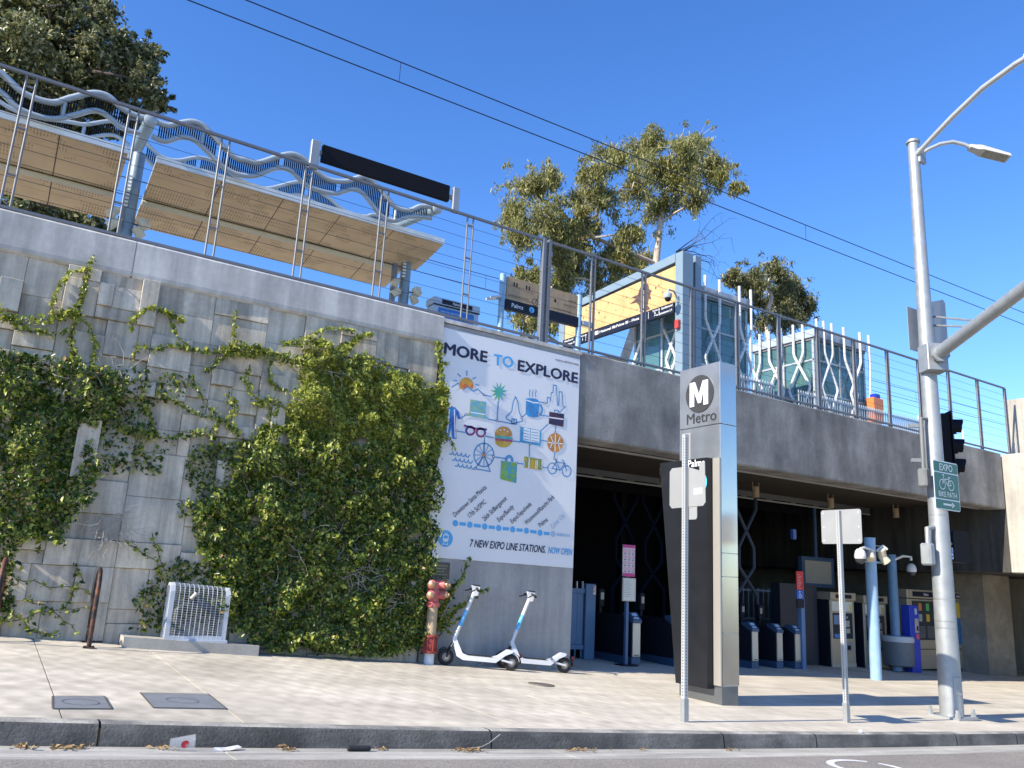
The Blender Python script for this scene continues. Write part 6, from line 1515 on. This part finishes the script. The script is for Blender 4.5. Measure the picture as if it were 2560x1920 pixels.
ms = [([z6_(0, 640), z6_(130, 610), z6_(260, 640), z6_(420, 690), z6_(540, 700)], 420, .04), ([z6_(500, 560), z6_(560, 520), z6_(640, 490), z6_(740, 480), z6_(830, 490)], 200, .018), ([z6_(700, 640), z6_(820, 570), z6_(900, 520), z6_(930, 515)], 260, .022), ([z6_(370, 580), z6_(470, 575), z6_(560, 560), z6_(650, 580)], 260, .026),
      ([z6_(860, 660), z6_(1000, 680), z6_(1080, 740)], 110, .016), ([z6_(1400, 1100), z6_(1390, 850), z6_(1385, 700), z6_(1370, 570)], 330, .03), ([z6_(1400, 700), z6_(1440, 720)], 160, .02), ([z6_(1380, 1150), z6_(1440, 1200), z6_(1465, 1250)], 220, .025), ([z6_(160, 720), z6_(130, 800), z6_(160, 900), z6_(300, 1000)], 110, .02),
      ([z6_(290, 700), z6_(285, 830), z6_(380, 880)], 140, .02), ([z6_(0, 900), z6_(60, 960), z6_(20, 1100), z6_(100, 1180)], 220, .035), ([z6_(180, 980), z6_(250, 940), z6_(340, 950)], 240, .03), ([z6_(60, 1400), z6_(100, 1250), z6_(230, 1150)], 240, .04), ([z6_(1360, 1400), z6_(1395, 1480), z6_(1390, 1560)], 60, .01),
      ([z8_(960, 900), z8_(1020, 820), z8_(1060, 720), z8_(1080, 640)], 420, .045), ([z6_(620, 640), z6_(760, 640), z6_(840, 560)], 240, .03), ([z6_(1000, 760), z6_(1210, 790), z6_(1280, 830)], 260, .03)]
ivy('large green climbing ivy mass covering the wall between wire cage and banner', (3.8, -.15, .8), [(mid_poly, 3900, .27), (mid_thin, 1500, .08), (mid_thin2, 1500, .07)], ms, [(860, 1420, 130, 70, 60), (760, 1370, 60, 60, 16), (960, 1490, 60, 40, 18), (690, 1180, 100, 60, 6), (820, 930, 60, 40, 6)], 0, .25, 3.75)
rs = []
base = (1075, 1560)
for k, (ex, ey) in enumerate(((1165, 1400), (1208, 1470), (1160, 1505), (1150, 1545), (1120, 1580), (1100, 1440), (1130, 1460), (1140, 1520), (1110, 1500))):
    rs.append(([base, ((base[0]*.5+ex*.5)+rnd.uniform(-6, 6), (base[1]*.5+ey*.5)+rnd.uniform(-8, 8)), (ex, ey)], 130, .022))
ivy('wispy green ivy sprays on the concrete beside the red standpipe', (6.2, -.05, .8), [([(1050, 1470), (1090, 1420), (1130, 1480), (1120, 1560), (1085, 1590), (1060, 1560)], 700, .06)], rs, [], 0, .05, 9)

# ------------------------------------------------------------------ trees
def tree(label, blobs, Yc, spread, trunk, mleaf, mbark, leafL, per, loc, droop, clump=(10, 14), tr=.28, aspect=.26):
    base = Vector(loc)
    t = thing('tree', label, 'tree', base)
    mb = MB(); mb.tube(trunk, [tr*(1-.55*i/(len(trunk)-1)) for i in range(len(trunk))], 10)
    C_ = []; tips = [Vector(p) for p in trunk]
    limb = MB()
    for (px, py, r_) in blobs:
        y = Yc+rnd.uniform(-spread, spread); c = at(px, py, y); dist = (c-Vector(CAM)).length; Rw = 1.12*r_*dist/FPX
        src = min(tips, key=lambda q: (q-c).length+max(0, q.z-c.z)*2+ (0 if q.z > trunk[1][2] else 6))
        mid = src.lerp(c, .55)+Vector((rnd.gauss(0, .3), rnd.gauss(0, .3), -.08*(c-src).length+rnd.gauss(0, .2)))
        d0 = max(.03, min(tr*.45, .018*(c-src).length+.03))
        path = [src, src.lerp(mid, .5)+Vector((rnd.gauss(0, .15), rnd.gauss(0, .15), rnd.gauss(0, .15))), mid, mid.lerp(c, .5)+Vector((rnd.gauss(0, .15), rnd.gauss(0, .15), .1)), c]
        limb.tube(path, [d0, d0*.85, d0*.7, d0*.5, d0*.3], 7); tips.append(mid); tips.append(c)
        for _ in range(rnd.randint(*clump)):
            d = unit(nr.normal(size=3)); q = np.array(c)+d*Rw*nr.uniform(.25, .95)*np.array([1, 1, .85]); rc = Rw*nr.uniform(.2, .42)
            limb.tube([c, c.lerp(Vector(q), .6)+Vector((0, 0, .08)), Vector(q)], [d0*.28+.008, d0*.2+.006, .006], 4)
            m_ = int(per*(rc/.6)**1.5*nr.uniform(.7, 1.3))
            off = nr.normal(size=(m_, 3))*np.array([.6, .6, .5])*rc; off[:, 2] -= droop*np.abs(nr.normal(size=m_))*rc
            C_.append(q+off)
        for _ in range(5):            # loose sprays beyond the clump
            d = unit(nr.normal(size=3)+np.array([0, 0, .15])); q = np.array(c)+d*Rw*nr.uniform(.95, 1.4); e = q+d*Rw*.25+np.array([0, 0, -.25*Rw*droop])
            limb.tube([c, Vector(q), Vector(e)], [.014, .008, .004], 4)
            m_ = int(per*.10*nr.uniform(.5, 1.5)); s_ = nr.random((m_, 1)); C_.append(q+(e-q)*s_*1.3+nr.normal(size=(m_, 3))*Rw*.10)
    mb.build('trunk', mbark, t, smooth=50); limb.build('limb', mbark, t, smooth=50)
    C_ = np.concatenate(C_); n = len(C_)
    N_ = unit(nr.normal(size=(n, 3))+np.array([-.2, -.2, .5])); T_ = unit(nr.normal(size=(n, 3))*.8+np.array([0, 0, -droop*1.6]))
    L_ = nr.uniform(.6, 1.25, n)*leafL; W_ = L_*aspect*nr.uniform(.8, 1.25, n)
    o = leaves_mesh('crown', C_, N_, T_, L_, W_, mleaf, t, fold=.15); o['kind'] = 'stuff'
    return t, n
M_euc = leaf_mat('eucalyptus_leaf', (.12, .13, .036), (.36, .35, .11), transl=.45, rough=.42, young=(.52, .46, .22))
M_eucd = leaf_mat('dark_tree_leaf', (.055, .07, .024), (.21, .215, .08), transl=.38, rough=.36, young=(.50, .46, .28))
M_bark = mat('pale_smooth_bark', (.44, .34, .26), rough=.75, var=.2, scale=1.2, col2=(.54, .47, .40), mixs=1.5)
M_barkd = mat('dark_bark', (.09, .07, .055), rough=.85, var=.2)
b1 = [(1320, 470, 48), (1285, 530, 45), (1355, 525, 55), (1300, 580, 40), (1400, 560, 45), (1440, 600, 40), (1375, 445, 35), (1400, 620, 45), (1455, 545, 42), (1470, 470, 40), (1490, 430, 35), (1540, 385, 42), (1510, 500, 40), (1600, 370, 38), (1640, 345, 28), (1650, 430, 50), (1600, 460, 48), (1700, 370, 42), (1745, 345, 30), (1740, 410, 48), (1785, 420, 35), (1700, 460, 50), (1650, 510, 42), (1740, 490, 35), (1805, 440, 25), (1580, 590, 42), (1610, 640, 38), (1560, 650, 40), (1490, 700, 50), (1440, 660, 40), (1520, 740, 40), (1400, 700, 42), (1340, 690, 38), (1420, 760, 40), (1310, 800, 35), (1365, 800, 36), (1310, 690, 30), (1595, 700, 40), (1530, 630, 30), (1840, 470, 18)]
g1 = at(1560, 1010, 20)
trk = [g1+Vector((-.5, 0, -9)), g1+Vector((-.2, 0, -2)), at(1560, 900, 20), at(1600, 780, 20), at(1640, 660, 20), at(1650, 560, 20), at(1660, 480, 20)]
tree('tall pale barked eucalyptus tree with olive foliage behind the portal frame', b1, 20, 2.2, trk, M_euc, M_bark, .30, 290, trk[0], .75, tr=.30, aspect=.22)
b2 = [(1850, 700, 30), (1830, 690, 22), (1890, 690, 34), (1930, 680, 34), (1960, 710, 36), (2000, 735, 34), (2020, 775, 26), (1940, 760, 38), (1890, 740, 32), (1985, 790, 28), (1910, 800, 28), (1955, 810, 26), (1870, 790, 20)]
g2 = at(1925, 1000, 24)
trk2 = [g2+Vector((0, 0, -12)), g2+Vector((0, 0, -1)), at(1925, 880, 24), at(1915, 800, 24), at(1930, 740, 24)]
tree('smaller dark olive tree above the two glass lift houses', b2, 24, 1.8, trk2, M_eucd, M_bark, .32, 310, trk2[0], .6, tr=.25, aspect=.24)
b3 = [(20, 30, 60), (90, 30, 60), (170, 20, 60), (240, 20, 40), (260, 60, 35), (50, 110, 65), (130, 110, 65), (200, 90, 55), (20, 190, 60), (100, 190, 65), (180, 170, 60), (250, 130, 50), (300, 130, 40), (330, 160, 35), (370, 120, 25), (365, 170, 30), (240, 210, 60), (310, 220, 45), (360, 215, 32), (390, 250, 22), (405, 265, 16), (330, 270, 35), (150, 260, 60), (60, 270, 60), (240, 270, 40), (30, 340, 40), (120, 330, 40), (200, 330, 40), (40, 500, 45), (110, 520, 45), (180, 540, 40), (240, 560, 35), (300, 580, 25), (60, 560, 40), (150, 580, 35), (-40, 100, 60), (-50, 250, 60), (-40, 400, 60), (-60, 540, 50)]
g3 = at(60, 900, 15)
trk3 = [g3+Vector((0, 0, -7)), g3+Vector((0, 0, 0)), at(70, 520, 15), at(90, 350, 15), at(120, 200, 15), at(130, 90, 15)]
tree('large dark green tree rising behind the left canopy at the photo corner', b3, 15, 1.8, trk3, M_eucd, M_barkd, .17, 430, trk3[0], .25, clump=(11, 15), tr=.28, aspect=.5)
# bare branches right of the eucalyptus
bb = thing('bare_branches', 'leafless dead branches reaching right beside the eucalyptus above the portal', 'branches', at(1690, 640, 19))
mb = MB(); src = at(1690, 630, 19)
for k in range(9):
    p = src.copy(); d = Vector((1, 0, rnd.uniform(-.25, .75))).normalized(); pts = [p.copy()]
    for s in range(6):
        d = (d+Vector((rnd.gauss(0, .15), rnd.gauss(0, .2), rnd.gauss(0, .25)))).normalized(); p = p+d*rnd.uniform(.4, .8); pts.append(p.copy())
    mb.tube(pts, [.035, .03, .024, .018, .013, .009, .006], 5)
    for q in pts[2:]:
        e = q+Vector((rnd.uniform(.1, .7), rnd.gauss(0, .3), rnd.gauss(0, .5))); mb.tube([q, q.lerp(e, .5)+Vector((0, 0, rnd.gauss(0, .08))), e], [.01, .007, .004], 4)
mb.build('branch', M_barkd, bb)['kind'] = 'stuff'

# ------------------------------------------------------------------ litter in the gutter
def gz(y, x): return zg(x, YK)-.128-.030*(y+5.62)+.002
def atY(px, py, Y): return at(px, py, Y)
cpx = at(455, 1872, -5.28)
cu = thing('plastic_cup', 'clear plastic cup with red mark lying in the gutter', 'cup', (cpx.x, -5.28, gz(-5.28, cpx.x)))
ax = Vector((1, -.12, .05)).normalized(); c0 = Vector((cpx.x-.085, -5.28, gz(-5.28, cpx.x)+.045))
mcup = mat('clear_plastic', (.6, .62, .65), rough=.15, var=0, alpha=.16, spec=.6)
MB().lathe([(.03, 0), (.036, .004), (.052, .155), (.055, .158), (.054, .162), (.05, .16), (.034, .008)], *c0, 20, axis=ax).build('cup_body', mcup, cu, smooth=50)
MB().lathe([(.041, .06), (.0475, .115)], *c0, 20, axis=ax).v
mb = MB(); o_ = c0+ax*.09+Vector((0, -.0465, 0)); mb.disc(0, 0, .026, o_, ax, Vector((0, -.2, 1)).normalized(), 16); mb.build('red_mark', mat('red_cup_print', (.5, .03, .04), var=0), cu)
def litter(name, label, cat, mb, m): tag(mb.build(name, m), label, cat)
pp = at(565, 1876, -5.25); z = gz(-5.25, pp.x)
mb = MB(); mb.add([(pp.x-.09, -5.28, z+.005), (pp.x+.02, -5.29, z+.004), (pp.x+.11, -5.25, z+.012), (pp.x+.09, -5.21, z+.02), (pp.x, -5.22, z+.012), (pp.x-.08, -5.23, z+.018)], [(0, 1, 4, 5), (1, 2, 3, 4)])
litter('paper_scrap', 'crumpled white paper scrap in the gutter right of the cup', 'paper', mb, mat('crumpled_white', (.6, .6, .6), rough=.6, var=.3, scale=30))
pp = at(898, 1873, -5.27); z = gz(-5.27, pp.x)
mb = MB().lathe([(.018, -.095), (.02, -.09), (.02, -.05), (.0175, -.048), (.02, -.045), (.02, 0), (.0175, .002), (.02, .005), (.02, .05), (.0175, .052), (.02, .055), (.018, .09)], pp.x, -5.27, z+.02, 14, axis=(1, .02, -.06))
litter('black_tube', 'short ribbed black plastic tube lying in the gutter', 'plastic tube', mb, M_rubber)
piles = [(60, 1869, 40, 40, 'dry brown leaves in the gutter near the left edge'), (180, 1870, 60, 70, 'dry brown leaves in the gutter left of the cup'), (400, 1872, 40, 26, 'few dry leaves against the cup'), (720, 1871, 40, 40, 'dry leaves between paper scrap and black tube'), (960, 1873, 30, 16, 'few dry leaves right of the black tube'), (1170, 1873, 42, 110, 'rust coloured pile of dry leaves before the scooters'), (1450, 1872, 70, 50, 'scattered leaf bits below the left sign post'), (1600, 1874, 14, 8, 'small leaf scrap in the gutter left of the pylon'), (1830, 1875, 28, 24, 'small leaf pile in the gutter below the pylon')]
for px, py, w, n, lb in piles:
    cs = []
    for _ in range(max(int(n*.6), 5)):
        q = at(px+rnd.gauss(0, w*.45), py, -5.24); y = -5.2-abs(rnd.gauss(0, .05)); cs.append((q.x, y, gz(y, q.x)+.006+abs(rnd.gauss(0, .008))))
    C_ = np.array(cs); t = thing('leaf_litter', lb, 'dry leaves', C_.mean(0)); m_ = len(cs)
    N_ = unit(nr.normal(size=(m_, 3))*.5+np.array([0, 0, 1])); T_ = unit(nr.normal(size=(m_, 3))*np.array([1, 1, .25])); L_ = nr.uniform(.02, .06, m_)
    o = leaves_mesh('leaves', C_, N_, T_, L_, L_*.45, M_dry, t); o['kind'] = 'stuff'
tp = at(1200, 1862, -5.2)
tw = MB().tube([(tp.x-.16, -5.22, gz(-5.22, tp.x)+.02), (tp.x, -5.23, gz(-5.22, tp.x)+.03), (tp.x+.09, -5.2, gz(-5.2, tp.x)+.05), (tp.x+.2, -5.19, gz(-5.19, tp.x)+.11)], .004, 5)
litter('dry_stalk', 'thin dry stalk sticking up from the rust coloured leaf pile', 'stalk', tw, M_twig)
wp_ = at(2158, 1838, -5.1); mb = MB().lathe([(.0, .0), (.022, .006), (.028, .02), (.016, .034), (.0, .038)], wp_.x, -5.07, zg(wp_.x, -5.07)+.004, 9)
litter('white_scrap', 'small white crumpled scrap on the kerb edge near the pole', 'scrap', mb, M_white)
# painted bicycle wheel on the road
c_ = at(2155, 1908, -6.05)
zr2 = lambda x, y: zroad(x, y)+.004
mb = MB(); n = 40; r1, r0 = .46, .37; cx_, cy_ = c_.x, -6.12
ks_ = [k for k in range(n) if not (k in (3, 4, 22))]
for k in ks_:
    a, b = 2*math.pi*k/n, 2*math.pi*(k+1)/n
    pts = [(cx_+r_*math.cos(q), cy_+r_*.75*math.sin(q)) for r_, q in ((r1, a), (r1, b), (r0, b), (r0, a))]; mb.add([(x, y, zr2(x, y)) for x, y in pts], [(0, 1, 2, 3)])
tag(mb.build('road_marking', mat('worn_road_paint', (.70, .69, .66), rough=.7, var=.15, scale=6, col2=(.4, .38, .35), mixs=20, mixlo=.56, mixhi=.7)), 'worn white painted wheel ring on the asphalt at the bottom edge', 'road marking')
# clean up the lettering helper
bpy.data.objects.remove(_to, do_unlink=True)
